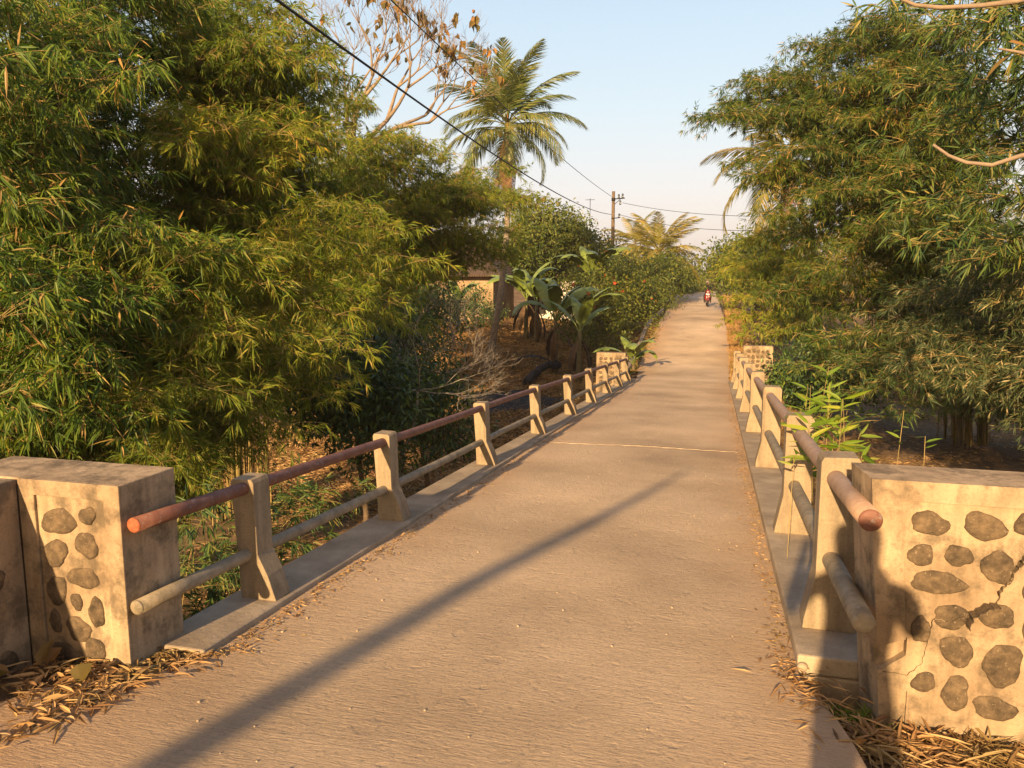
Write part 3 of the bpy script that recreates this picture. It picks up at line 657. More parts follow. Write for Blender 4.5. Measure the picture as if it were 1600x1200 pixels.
bamboo('bamboo_clump', 'tall feathery gold green bamboo under the thick cable, left of the bare tree', 'bamboo', (-9.4, 13.5),
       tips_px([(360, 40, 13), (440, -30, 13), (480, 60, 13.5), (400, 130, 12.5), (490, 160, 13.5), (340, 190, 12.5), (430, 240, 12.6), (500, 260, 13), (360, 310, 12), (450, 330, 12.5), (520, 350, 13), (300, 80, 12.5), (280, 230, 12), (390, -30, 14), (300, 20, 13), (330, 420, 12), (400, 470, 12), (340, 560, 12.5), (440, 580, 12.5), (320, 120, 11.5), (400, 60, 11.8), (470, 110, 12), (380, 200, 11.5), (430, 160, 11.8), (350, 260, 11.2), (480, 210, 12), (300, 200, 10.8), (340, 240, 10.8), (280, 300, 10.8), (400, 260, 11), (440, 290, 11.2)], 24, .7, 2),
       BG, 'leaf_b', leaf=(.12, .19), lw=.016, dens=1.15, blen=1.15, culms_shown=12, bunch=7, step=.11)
bamboo('bamboo_clump', 'arching yellow green bamboo in the left middle ground reaching towards the railing', 'bamboo', (-8.3, 9.6),
       tips_px([(380, 400, 9.5), (470, 390, 10), (560, 380, 10.5), (640, 380, 11), (420, 470, 9.5), (520, 460, 10), (600, 450, 10.5), (350, 520, 9), (450, 550, 9.5), (540, 530, 10), (330, 620, 9), (420, 640, 9.5), (300, 430, 8.8), (500, 610, 10), (360, 690, 9.6), (620, 500, 10.8), (300, 560, 9), (260, 700, 9), (330, 720, 9.2), (430, 700, 10), (220, 640, 8.5)], 20, .5, 2),
       BG, 'leaf_y', leaf=(.11, .2), lw=.014, dens=1.0, blen=.95, culms_shown=6, bunch=7, step=.10, upb=.2, t0=.2)
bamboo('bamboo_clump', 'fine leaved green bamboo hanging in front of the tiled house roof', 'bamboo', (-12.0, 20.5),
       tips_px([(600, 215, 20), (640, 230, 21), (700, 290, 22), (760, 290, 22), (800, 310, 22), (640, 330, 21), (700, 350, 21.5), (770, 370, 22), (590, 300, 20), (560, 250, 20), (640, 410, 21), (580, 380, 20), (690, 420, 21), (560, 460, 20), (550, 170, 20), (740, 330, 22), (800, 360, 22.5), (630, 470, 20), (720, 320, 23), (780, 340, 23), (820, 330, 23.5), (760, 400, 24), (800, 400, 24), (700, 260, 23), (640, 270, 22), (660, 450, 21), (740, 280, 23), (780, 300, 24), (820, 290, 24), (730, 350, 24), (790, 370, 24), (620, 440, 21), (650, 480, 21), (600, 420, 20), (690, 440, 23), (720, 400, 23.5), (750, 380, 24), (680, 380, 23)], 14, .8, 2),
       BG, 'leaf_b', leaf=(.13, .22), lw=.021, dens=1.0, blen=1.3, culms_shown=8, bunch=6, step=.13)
bamboo('bamboo_clump', 'broad bamboo leaning over the right roadside beyond the railing, its crown golden', 'bamboo', (6.6, 22.5),
       tips_px([(1105, 170, 22), (1150, 135, 22), (1200, 110, 22), (1250, 90, 22), (1300, 70, 22), (1350, 50, 22), (1400, 30, 21), (1110, 210, 21.5), (1160, 200, 21.5), (1230, 170, 21), (1300, 140, 21), (1370, 120, 20), (1430, 100, 20), (1150, 260, 21), (1210, 250, 21), (1280, 230, 20.5), (1350, 200, 20),
                (1180, 300, 21), (1240, 310, 20.5), (1310, 300, 20), (1380, 280, 19.5), (1190, 350, 22), (1250, 380, 21), (1320, 380, 20), (1380, 360, 19), (1260, 450, 21), (1330, 460, 20), (1290, 520, 20), (1220, 480, 22), (1450, 200, 19), (1450, 320, 19), (1480, 60, 20)], 14, .9, 2),
       BG, 'leaf_r', leaf=(.14, .24), lw=.021, dens=1.05, blen=1.35, culms_shown=14, bunch=6, step=.12)
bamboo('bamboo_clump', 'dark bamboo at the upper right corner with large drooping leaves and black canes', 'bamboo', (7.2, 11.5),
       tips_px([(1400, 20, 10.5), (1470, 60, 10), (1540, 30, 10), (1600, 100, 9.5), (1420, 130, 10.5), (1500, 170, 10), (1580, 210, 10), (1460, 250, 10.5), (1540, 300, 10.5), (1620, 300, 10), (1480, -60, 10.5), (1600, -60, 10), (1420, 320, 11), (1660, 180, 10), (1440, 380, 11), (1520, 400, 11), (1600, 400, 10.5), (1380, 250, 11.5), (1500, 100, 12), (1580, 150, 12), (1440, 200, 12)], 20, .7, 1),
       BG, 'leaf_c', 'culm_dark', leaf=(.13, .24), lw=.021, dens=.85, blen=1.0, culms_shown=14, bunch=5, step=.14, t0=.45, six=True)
bamboo('bamboo_clump', 'low greyish green bamboo filling the right edge above the right pier', 'bamboo', (6.0, 13.4),
       tips_px([(1420, 450, 13.5), (1500, 420, 13), (1570, 410, 13), (1450, 500, 13.3), (1530, 490, 12.8), (1600, 470, 12.5), (1400, 560, 13.8), (1480, 570, 13.3), (1560, 560, 13), (1620, 540, 12.6), (1380, 500, 14), (1590, 610, 12.8), (1500, 620, 13.4)], 18, .5, 2),
       BG, 'leaf_g', 'culm_dark', leaf=(.11, .18), lw=.014, dens=1.0, blen=.9, culms_shown=8, bunch=6, step=.11)
bamboo('bamboo_clump', 'low yellow bamboo thicket on the right verge just past the far right pier', 'bamboo', (4.2, 32),
       tips_px([(1128, 440, 37), (1136, 470, 34), (1130, 412, 38), (1148, 500, 31), (1140, 410, 33), (1160, 385, 33), (1190, 370, 33), (1150, 440, 32), (1180, 420, 32), (1220, 400, 31), (1160, 480, 31), (1190, 470, 30), (1230, 450, 30), (1175, 515, 29), (1210, 520, 28.5), (1250, 500, 28), (1210, 350, 33), (1250, 420, 29)], 8, .8, 2),
       BG, 'leaf_y', leaf=(.17, .28), lw=.035, dens=.75, blen=1.25, culms_shown=5, bunch=5, step=.16)

# ------------------------------------------------------------------ general tree with limbs and leafy crown
def limbs(root_pt, ends, r0, mat, parent, base, name='trunk', wob=.15, nseg=10):
    bm = bmesh.new()
    return bm
def tree(name, label, cat, xy, trunk_h, blobs, leafmat, n, leaf=(.12, .2), lw=.5, r0=.14, group=None, bark='bark', cluster=.35, droop=.3, lean=(0, 0), z=None):
    """blobs: (centre xyz, radii xyz) world; leaves grow in tufts on limb ends inside the blobs"""
    bz = tz(*xy) - .1 if z is None else z; base = np.array([xy[0], xy[1], bz]); root = tag(empty(name, tuple(base)), label, cat, group)
    top = base + np.array([lean[0], lean[1], trunk_h]); bm = bmesh.new(); tt = np.linspace(0, 1, 8)
    tube(bm, [base * (1 - t) + top * t + np.array([.08 * math.sin(t * 5), .06 * math.sin(t * 7 + 1), 0]) - base for t in tt], [r0 * (1.25 - .55 * t) for t in tt], 10)
    paths = []; rad = []; TB = []
    vol = sum(np.prod(b[1]) for b in blobs)
    for c, rr in blobs:
        c = np.array(c); rr = np.array(rr); 
        mid = top * .5 + c * .5 + rng.normal(0, .15, 3) * rr
        tube(bm, [Vector(p - base) for p in (top, mid, c)], [r0 * .55, r0 * .4, r0 * .2], 6)
        k = max(12, int(n * np.prod(rr) / vol / 34)); v = nrm(rng.normal(size=(k, 3))) * (rng.random(k) ** .4)[:, None]; v = c + v * rr * (1 + rng.normal(0, .12, (k, 1)))
        TB.append(v); s = np.linspace(0, 1, 5)[None, :, None]
        st_ = c + (v - c) * .08 + rng.normal(0, .08, v.shape)
        p = st_[:, None] * (1 - s) + v[:, None] * s; p[..., 2] += np.sin(s[..., 0] * np.pi) * .06
        paths.append(p); rad.append(np.ones((k, 1)) * (r0 * .14 * (1 - .75 * s[0, :, 0]))[None])
    bm_obj('trunk', bm, root, M[bark], smooth=True)
    v, f = tubes_np(np.concatenate(paths) - base, np.concatenate(rad), 4); 
    TB = np.concatenate(TB); per = max(1, int(n / len(TB))); rep = np.repeat(np.arange(len(TB)), per)
    sz = rng.uniform(.6, 1.4, len(TB)) * cluster
    B = TB[rep] + rng.normal(size=(len(rep), 3)) * sz[rep][:, None] * np.array([1, 1, .7]); D = nrm(rng.normal(size=B.shape) + nrm(B - TB[rep]) * .8 + np.array([0, 0, -droop]))
    L = rng.uniform(*leaf, len(B)); lv, lf = leaves_np(B - base, D, L, L * lw, waist=.5)
    crown = link('crown', np_mesh('crown', lv, lf), root, M[leafmat]); link('limbs', np_mesh('limbs', v, f, smooth=True), root, M[bark])
    return root
def B_(x, y, D, rx, rz_, ry=None): return (atd(x, y, D), (rx, ry or rx, rz_))

bamboo('bamboo_clump', 'low dark bamboo regrowth seen through the left railing beside the near post', 'bamboo', (-4.9, 6.0),
       tips_px([(310, 850, 6.6), (350, 900, 6.6), (320, 940, 6.4), (480, 800, 7.5), (540, 780, 8), (460, 860, 7), (600, 750, 9), (380, 790, 8), (450, 760, 9)], 14, .4, 1),
       BG, 'leaf_c', leaf=(.11, .19), lw=.016, dens=.7, blen=.6, culms_shown=4, culm_r=.008, bunch=5, step=.12, t0=.2, six=True)
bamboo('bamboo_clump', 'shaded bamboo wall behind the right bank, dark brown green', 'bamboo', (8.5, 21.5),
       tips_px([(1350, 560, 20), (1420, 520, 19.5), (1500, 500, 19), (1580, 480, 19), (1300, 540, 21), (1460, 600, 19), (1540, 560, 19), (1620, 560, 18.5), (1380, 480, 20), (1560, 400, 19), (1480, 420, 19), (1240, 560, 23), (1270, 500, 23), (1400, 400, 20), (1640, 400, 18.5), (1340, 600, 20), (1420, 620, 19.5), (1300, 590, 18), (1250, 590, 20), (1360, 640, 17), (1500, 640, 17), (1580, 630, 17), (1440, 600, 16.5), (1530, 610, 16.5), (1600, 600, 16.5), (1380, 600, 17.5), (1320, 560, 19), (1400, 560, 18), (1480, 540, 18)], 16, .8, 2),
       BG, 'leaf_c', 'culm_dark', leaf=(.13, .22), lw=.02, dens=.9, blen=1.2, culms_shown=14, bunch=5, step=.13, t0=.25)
# thickets standing behind the view point: they shade the right bank
for lab, bx_, by_, tp_ in (('bamboo thicket behind the view point shading the right bank', 4.5, -9, [(3.4, -8.5, 10), (4.5, -9, 11.5), (6, -8, 10.5), (3.0, -9.5, 8), (4.8, -8.8, 9), (2.8, -9.5, 5.5), (5.2, -9.5, 6), (3.6, -8, 4.5), (6.5, -9, 5), (4.4, -8.6, 3.5)]),
                           ('bamboo thicket further right behind the view point', 9, -8.5, [(7.5, -8.5, 10.5), (9, -9, 11.5), (10.5, -8, 10.5), (8.2, -8.5, 9), (7.8, -9.5, 5.5), (9.6, -9.5, 6), (11.5, -8, 6), (8.6, -8, 4.5), (10.2, -8.6, 4)])):
    bamboo('bamboo_clump', lab, 'bamboo', (bx_, by_), [t for t in tp_ for _ in range(3)], 'bamboo thickets behind the view point', 'leaf_c', leaf=(.2, .34), lw=.045, dens=.8, blen=1.3, culms_shown=6, bunch=5, step=.18, t0=.3)

# ------------------------------------------------------------------ coconut palms
def frond_mesh(L, seed, droop=1.0, n=64, lf=.62, twist=0, hang=.5):
    rd = np.random.default_rng(seed); S = 20; s = np.linspace(0, 1, S)
    a0 = .0; th = a0 - droop * 1.75 * s ** 1.4
    dx = np.cos(th); dz = np.sin(th); ds = L / (S - 1)
    x = np.concatenate([[0], np.cumsum(dx[:-1] * ds)]); z = np.concatenate([[0], np.cumsum(dz[:-1] * ds)])
    rp = np.stack([x, np.zeros(S), z], 1)
    V1, F1 = tubes_np(rp[None], (.035 * L / 4 * (1 - .85 * s))[None], 5)
    u = np.linspace(.16, 1, n); u = np.concatenate([u, u]); sg = np.concatenate([np.ones(n), -np.ones(n)])
    bx = np.interp(u, s, x); bz = np.interp(u, s, z); t = np.interp(u, s, th)
    B = np.stack([bx, np.zeros_like(bx), bz], 1)
    tang = np.stack([np.cos(t), 0 * t, np.sin(t)], 1); side = np.stack([0 * t, sg, 0 * t], 1); up = np.stack([-np.sin(t), 0 * t, np.cos(t)], 1)
    D = nrm(side * 1.0 + tang * (.55 + .5 * u[:, None]) + up * .25 + rd.normal(0, .10, B.shape) + np.array([0, 0, -hang]))
    ll = 1.25 * lf * L / 3.2 * np.sin(np.clip(u * .9 + .12, 0, 1) * np.pi) ** .55 * rd.uniform(.8, 1.1, len(u)); W = np.full(len(u), .052 * L / 3.2)
    m = B + D * ll[:, None] * .45; tip = B + D * ll[:, None] + np.array([0, 0, -1]) * (ll * .34)[:, None]
    Vl = np.stack([B - tang * W[:, None] * .3, B + tang * W[:, None] * .3, m + tang * W[:, None] * .5, tip, m - tang * W[:, None] * .5], 1)
    i = np.arange(len(u))[:, None] * 5 + len(V1)
    Fl = np.concatenate([i + np.array([[0, 1, 2, 4]])], 0); Ft = i + np.array([[4, 2, 3, 3]])
    V = np.concatenate([V1, Vl.reshape(-1, 3)])
    me = bpy.data.meshes.new('frond'); me.from_pydata([tuple(v) for v in V], [], [tuple(f) for f in F1] + [tuple(f) for f in Fl] + [tuple(f[:3]) for f in Ft])
    me.update(); return me
def palm(label, base, top, L, nf, mat, group, seed, nuts=True, dead=4, tr=.145, zb=None, upmax=78):
    rd = random.Random(seed); base = np.array([base[0], base[1], tz(base[0], base[1]) - .1 if zb is None else zb]); top = np.array(top)
    root = tag(empty('coconut_palm', tuple(base)), label, 'palm tree', group)
    bm = bmesh.new(); n = 60; pts = []; rr = []
    for i in range(n + 1):
        t = i / n; p = base * (1 - t) + top * t; p = p + np.array([.35 * math.sin(t * math.pi) * (1 if seed % 2 else -1), 0, 0]); pts.append(Vector(p - base)); rr.append(tr * (1.35 - .35 * min(1, t * 6)) * (1 - .3 * t) * (1.05 if i % 2 else .97))
    tube(bm, pts, rr, 12); bm_obj('trunk', bm, root, M['palm_bark'])
    ms = [frond_mesh(L, seed * 10 + k, dr) for k, dr in enumerate((.55, .75, .95, 1.15))]
    for m in ms: m.materials.append(M[mat])
    dm = frond_mesh(L * .8, seed * 10 + 9, .5, 36, .5, hang=1.6); dm.materials.append(M['palm_dead'])
    tp = Vector(top - base)
    for k in range(nf):
        el = R(upmax - 104 * (k / nf) ** .9 + rd.uniform(-6, 6)); az = k * 2.399 + rd.uniform(-.2, .2)
        m = ms[0 if el > R(50) else (1 if el > R(25) else (2 if el > R(0) else 3))]
        o = link('frond', m, root); o.location = tp + Vector((0, 0, .1 - .4 * (k / nf))); o.rotation_euler = (rd.uniform(-.3, .3), -el, az); sc_ = rd.uniform(.85, 1.1); o.scale = (sc_,) * 3
    for k in range(dead):
        o = link('dead_frond', dm, root); o.location = tp + Vector((0, 0, -.25)); o.rotation_euler = (rd.uniform(-.2, .2), R(rd.uniform(62, 84)), k * 1.7 + rd.uniform(0, 1))
    if nuts:
        bm = bmesh.new()
        for k in range(11):
            a = rd.uniform(0, 6.28); sphere(bm, tp + Vector((math.cos(a) * .28, math.sin(a) * .28, -.25 + rd.uniform(-.25, .15))), (.11, .11, .14), 2)
        for k in range(5):
            a = rd.uniform(0, 6.28); tube(bm, [tp, tp + Vector((math.cos(a) * .35, math.sin(a) * .35, .25)), tp + Vector((math.cos(a) * .7, math.sin(a) * .7, .05))], [.03, .025, .01], 5)
        bm_obj('coconuts', bm, root, M['nuts'])
    return root
M['nuts'] = basic('orange_coconuts', (.45, .20, .05), .6, .4, 5)
PG = 'coconut palms'
palm('tall coconut palm with a grey trunk rising above the left bamboo', (-9.2, 30.7), atd(793, 192, 32), 3.5, 32, 'palm_leaf', PG, 3, dead=8, upmax=88)
palm('golden coconut palm beside the road top, right of the utility pole', (-4.6, 62), atd(1030, 395, 62), 4.3, 30, 'palm_leaf_gold', PG, 4, dead=2)
palm('small distant coconut palm half hidden behind the golden palm', (-7.4, 72), atd(992, 380, 72), 3.2, 22, 'palm_leaf_gold', PG, 5, dead=1, nuts=False)
palm('coconut palm hidden behind the right bamboo with only drooping frond ends showing', (6.0, 34), atd(1232, 250, 34), 3.9, 22, 'palm_leaf_gold', PG, 6, dead=2)

# ------------------------------------------------------------------ trees and shrubs
TG = 'leafy trees behind the houses and hedge'
tree('leafy_tree', 'round green tree right of the tall palm above the white house', 'tree', (-9.8, 48), 4.5,
     [B_(850, 345, 48, 2.0, 1.5), B_(835, 390, 47, 2.2, 1.6), B_(885, 385, 48, 1.6, 1.5), B_(800, 400, 48, 1.8, 1.5)], 'leaf_t', 14000, (.14, .26), .55, .18, TG)
tree('leafy_tree', 'bright feathery tree just left of the utility pole', 'tree', (-7.6, 47), 3.8,
     [B_(905, 385, 47, 1.2, 1.3), B_(935, 405, 47, 1.4, 1.3), B_(960, 420, 46, 1.2, 1.0)], 'leaf_t', 9000, (.12, .22), .5, .12, TG)
tree('leafy_tree', 'yellowish tree standing behind the bananas and left of the thin mast', 'tree', (-8.6, 52), 3.8,
     [B_(895, 365, 52, 1.1, 1.5), B_(870, 420, 50, 1.8, 1.5), B_(820, 350, 54, 1.2, 1.2)], 'leaf_b', 8000, (.14, .24), .5, .13, TG)
tree('leafy_tree', 'bushy tree beneath the golden palm at the top of the road', 'tree', (-4.6, 60), 2.2,
     [B_(1045, 430, 58, 1.4, 1.5), B_(1060, 425, 66, 1.4, 1.7), B_(1020, 430, 56, 1.5, 1.2)], 'leaf_t', 9000, (.16, .28), .5, .12, TG)
tree('leafy_tree', 'dark green tree closing the left side of the road crest', 'tree', (-4.5, 84), 2.2,
     [B_(1075, 436, 84, 1.6, 1.5), B_(1062, 440, 78, 1.5, 1.4)], 'leaf_t', 6000, (.2, .34), .55, .12, TG)
tree('leafy_tree', 'green tree above the right verge near the little flag', 'tree', (2.4, 50), 3.2,
     [B_(1130, 400, 50, 1.1, 1.2), B_(1150, 420, 48, 1.6, 1.6), B_(1175, 395, 47, 1.5, 1.3), B_(1200, 430, 44, 1.8, 1.6)], 'leaf_t', 11000, (.15, .27), .5, .13, TG)
HG = 'flowering hedge shrubs left of the rising road'
hs_ = [('red flowered shrub of the hedge nearest the young banana', 930, 462, 34, 1.1, 1.2), ('flowering hedge shrub in the middle of the row beyond the bananas', 965, 445, 39, 1.35, 1.35), ('flowering hedge shrub that stands against the low edging wall', 992, 462, 44, 1.25, 1.3), ('farthest flowering hedge shrub, below the golden palm', 1018, 450, 52, 1.4, 1.3), ('tallest hedge shrub, directly below the utility pole', 945, 420, 43, 1.5, 1.4)]
for lab, px, py, D, rx, rz_ in hs_:
    c = atd(px, py, D); t = tree('flowering_shrub', lab, 'shrub', (c[0], c[1]), max(.3, c[2] - tz(c[0], c[1]) - .8), [(c, (rx, rx, rz_)), (c + np.array([-.9, .8, -.9]), (rx, rx, rz_)), (c + np.array([.5, -.6, -1.2]), (rx * .9, rx, rz_))], 'leaf_t', 7000, (.09, .17), .6, .06, HG, cluster=.28)
    bm = bmesh.new(); rd = random.Random(int(px))
    for _ in range(5):
        a = rd.uniform(0, 2 * math.pi); e = rd.uniform(-.8, .8); p = Vector(c) + Vector((math.cos(a) * rx * .95 * math.cos(e), -abs(math.sin(a)) * rx * 1.05 * math.cos(e), math.sin(e) * rz_)) - t.location
        for j in range(5):
            b = j * 1.257; u_ = Vector((math.cos(b), 0, math.sin(b))); v0 = bm.verts.new(p); v1 = bm.verts.new(p + u_ * .045 + Vector((-.025 * math.sin(b), -.03, .035 * math.cos(b)))); v2 = bm.verts.new(p + u_ * .09 + Vector((0, -.02, 0))); v3 = bm.verts.new(p + u_ * .045 + Vector((.025 * math.sin(b), -.03, -.035 * math.cos(b))))
            bm.faces.new((v0, v1, v2, v3))
    bm_obj('flowers', bm, t, M['flower'])
# dark broadleaf shrubs on the left bank
DG = 'dark broad leaved shrubs on the left bank'
for lab, px, py, D, rx, rz_, n in [('dark green shrub behind the second and third railing posts', 560, 590, 14, .95, .75, 9000), ('dark green shrub below the dead branches, in front of the palm foot', 660, 610, 16, .9, .65, 6000), ('dark green shrub under the fine bamboo at the foot of the orange house', 620, 520, 19, 1.0, .7, 6000), ('low scrub at the foot of the orange house wall beside the palm trunk', 742, 470, 37, 1.1, .8, 3000), ('mid green shrub hiding the lower left of the orange house wall', 668, 470, 30, 1.3, 1.1, 7000)]:
    c = atd(px, py, D); tree('broadleaf_shrub', lab, 'shrub', (c[0], c[1]), max(.3, c[2] - tz(c[0], c[1]) - .5), [(c, (rx, rx, rz_)), (c + np.array([-.8, .3, -.35]), (rx, rx, rz_)), (c + np.array([.5, -.3, -.7]), (rx, rx * .8, rz_))], 'leaf_d', n, (.10, .18), .34, .05, DG, cluster=.2, droop=.6)
for lab, px, py, D, rx in [('low green shrub climbing the back of the far right pier', 1225, 590, 24, .7), ('ivy like green bush in the shade right of the far right pier', 1290, 570, 22, .9)]:
    c = atd(px, py, D); tree('shade_shrub', lab, 'shrub', (c[0], c[1]), .5, [(c, (rx, rx, rx * .8)), (c + np.array([.6, .3, -.5]), (rx, rx, rx * .8))], 'leaf_d', 3500, (.09, .16), .5, .04, 'shrubs in the shade of the right bank', cluster=.25)
# half bare teak like tree
def bare_tree(name, label, cat, base, top_dir, H, r0, seed, leaves, depth=6, mat='bark_pale', spread=.55, leafmat='teak_leaf', lsz=(.2, .36), z=None, up=.25, fork=((.7, 0, 1), (-.2, .3, 1), (-.6, -.2, .8)), L0=1.9):
    rd = random.Random(seed); base = Vector((base[0], base[1], (tz(base[0], base[1]) - .1) if z is None else z)); root = tag(empty(name, base), label, cat)
    bm = bmesh.new(); ends = []
    def grow(p, d, L, r, dep):
        pts = [p]; q = p.copy(); dd = d.copy(); n = 4
        for i in range(n):
            dd = (dd + Vector((rd.gauss(0, .12), rd.gauss(0, .12), rd.gauss(0, .08) + .04))).normalized(); q = q + dd * L / n; pts.append(q.copy())
        tube(bm, pts, [r * (1 - .38 * i / n) for i in range(n + 1)], 7 if r > .03 else 4)
        if dep == 0: ends.append((q, dd)); return
        if dep <= 3: ends.append((q, dd))
        for k in range(2 if dep > 4 else rd.choice((2, 3, 3))):
            ax = Vector((rd.gauss(0, 1), rd.gauss(0, 1), rd.gauss(0, .5))).normalized()
            nd = (dd + ax * spread * rd.uniform(.6, 1.4) + Vector((0, 0, up * .4))).normalized(); grow(q, nd, L * rd.uniform(.66, .86), r * .62, dep - 1)
    q = Vector((0, 0, 0)); T = Vector(top_dir) * H; n = 8
    tp = [Vector((0, 0, 0)).lerp(T, i / n) + Vector((.10 * math.sin(i * 1.1), 0, 0)) for i in range(n + 1)]
    tube(bm, tp, [r0 * (1.2 - .45 * i / n) for i in range(n + 1)], 10)
    for a in fork: grow(tp[-1], Vector(a).normalized(), L0, r0 * .55, depth)
    bm_obj('trunk', bm, root, M[mat], smooth=True)
    pk = [e for e in ends if rd.random() < leaves]; B = []; D = []
    for q, dd in pk:
        for _ in range(rd.randint(2, 5)): B.append(q + Vector((rd.gauss(0, .06), rd.gauss(0, .06), rd.gauss(0, .06)))); D.append((rd.gauss(0, .6), rd.gauss(0, .6), -.9 + rd.gauss(0, .4)))
    if B:
        B = np.array([tuple(b) for b in B]); D = np.array(D); L = rng.uniform(*lsz, len(B)); v, f = leaves_np(B, nrm(D), L, L * .62, six=True, fold=.3, droop=.25)
        link('leaves', np_mesh('leaves', v, f), root, M[leafmat])
    return root
p = atd(538, 430, 23); hz_ = float(atd(545, 235, 23)[2]) - tz(p[0], p[1])
bare_tree('teak_tree', 'half bare tree with big brown leaves against the sky left of the tall palm', 'tree', (p[0], p[1]), (.03, 0, 1), hz_, .17, 21, .03, 7, spread=.55, lsz=(.15, .27), fork=((.95, .1, .75), (.45, -.2, 1), (-.25, .3, 1), (.75, .3, .45)), L0=1.4)

for lab, q, top, L_, sd in (('grey dead branch lying over the dark shrubs behind the third railing post', (610, 600, 13.6), (.5, 0, 1), 1.0, 5), ('tangled bare grey twigs in front of the palm foot', (670, 575, 16), (.3, -.1, 1), 1.0, 9)):
    p = atd(*q); g_ = tz(p[0], p[1]); bare_tree('dead_branch', lab, 'dead branch', (p[0], p[1]), (top[0] * .3, 0, 1), p[2] - g_, .03, sd, 0, 5, mat='grey_bark', spread=.7, fork=((1, 0, .1), (.8, -.4, -.1), (.3, -.3, .4), (-.6, -.3, .1)), L0=.55 * L_)
# bananas
def banana_leaf(L, W, droop, seed, torn=.5, rise=1.0):
    rd = random.Random(seed); bm = bmesh.new(); n = 26; th = R(78) * rise; p = Vector((0, 0, 0)); mid = []; ds = L * 1.3 / n
    for i in range(n + 1):
        mid.append((p.copy(), th)); th -= droop * (1.0 / n) * (.6 + 1.5 * i / n); p = p + Vector((math.cos(th), 0, math.sin(th))) * ds
    tube(bm, [m[0] for m in mid], [.022 * (1 - .8 * i / n) for i in range(n + 1)], 5)
    k0 = int(n * .22)
    for sg in (1, -1):
        i = k0
        while i < n:
            j = min(n, i + (rd.choice((1, 2, 3)) if rd.random() < torn else 5)); dr = rd.uniform(.0, .35)
            for a in range(i, j):
                def pt(ix, f):
                    u = (ix - k0) / (n - k0); w_ = W * .5 * (math.sin(min(1, max(0, u * 1.08 + .03)) * math.pi) ** .5 if u < .96 else .12)
                    m, t = mid[ix]; up = Vector((-math.sin(t), 0, math.cos(t)))
                    return m + Vector((0, sg, 0)) * w_ * f + up * w_ * (.32 * f - .5 * f * f) - Vector((0, 0, dr * w_ * f * f))
                c1 = .08 if (a == i) else 0; q = [pt(a, .03), pt(a + 1, .03), pt(a + 1, .5), pt(a, .5)]; vv = [bm.verts.new(x) for x in q]
                f = bm.faces.new(vv); f.smooth = True; e = [bm.verts.new(x) for x in (pt(a + 1, 1), pt(a, 1))]; f = bm.faces.new((vv[3], vv[2], e[0], e[1])); f.smooth = True
            i = j
    me = bpy.data.meshes.new('leaf'); bmesh.ops.remove_doubles(bm, verts=bm.verts[:], dist=.0004); bmesh.ops.recalc_face_normals(bm, faces=bm.faces[:]); bm.to_mesh(me); bm.free(); return me
BL = [banana_leaf(1.9, .5, 1.5, 1), banana_leaf(1.7, .48, 2.3, 2, .8), banana_leaf(1.5, .42, 1.0, 3, .2), banana_leaf(1.6, .4, 3.2, 4, .9)]
for m in BL: m.materials.append(M['banana_leaf'])
BD = banana_leaf(1.1, .26, .9, 7, 1.0, rise=.3); BD.materials.append(M['banana_dead'])
def banana(label, x, y, h, scale, leaves, seed, dead=3, stem=.11, lean=(0, 0)):
    rd = random.Random(seed); z = tz(x, y) - .05; root = tag(empty('banana_plant', (x, y, z)), label, 'banana plant', 'banana plants on the left bank')
    bm = bmesh.new(); pts = [Vector((lean[0] * t, lean[1] * t, h * t)) for t in np.linspace(0, 1, 8)]; tube(bm, pts, [stem * (1.15 - .55 * t) for t in np.linspace(0, 1, 8)], 10)
    bm_obj('stem', bm, root, M['banana_stem'], smooth=True)
    for k in range(leaves):
        m = BL[rd.choice((0, 0, 1, 2) if k > 1 else (2, 2))]; o = link('leaf', m, root); o.location = pts[-1] + Vector((0, 0, -.08)); o.rotation_euler = (rd.uniform(-.25, .25), rd.uniform(-.12, .35) if k > 1 else -.1, k * 2.4 + rd.uniform(-.3, .3)); s = scale * rd.uniform(.85, 1.1); o.scale = (s, s, s)
    for k in range(dead):
        o = link('dead_leaf', BD, root); o.location = pts[-1] + Vector((0, 0, -.2)); o.rotation_euler = (0, R(rd.uniform(55, 75)), k * 2.1 + rd.uniform(0, 1)); o.scale = (scale,) * 3
    return root
def gx(px, py, D): p = atd(px, py, D); return p[0], p[1]
x, y = gx(990, 560, 27.5); banana('young banana plant with upright pale leaves right above the far left pier', x, y, .35, .85, 6, 2, 0, .07)
x, y = gx(905, 560, 29); banana('banana plant with torn dark leaves left of the far left pier', x, y, 2.0, 1.15, 7, 3, 4)
x, y = gx(868, 540, 31); banana('banana plant with big hanging leaves in the middle of the straw bank', x, y, 2.2, 1.2, 6, 8, 3)
x, y = gx(822, 510, 38); banana('pair leading banana plant in front of the white house wall', x, y, 2.1, 1.25, 8, 5, 3)
x, y = gx(838, 512, 37); banana('banana plant with brown stem right beside the palm trunk pair', x, y, 1.9, 1.2, 7, 6, 3)
x, y = gx(925, 500, 36); banana('tall banana plant backed by the flowering hedge', x, y, 2.9, 1.3, 8, 7, 4)

x, y = gx(716, 500, 38); banana('small banana plant in front of the orange wall, left of the palm trunk', x, y, 1.5, 1.0, 7, 17, 3)
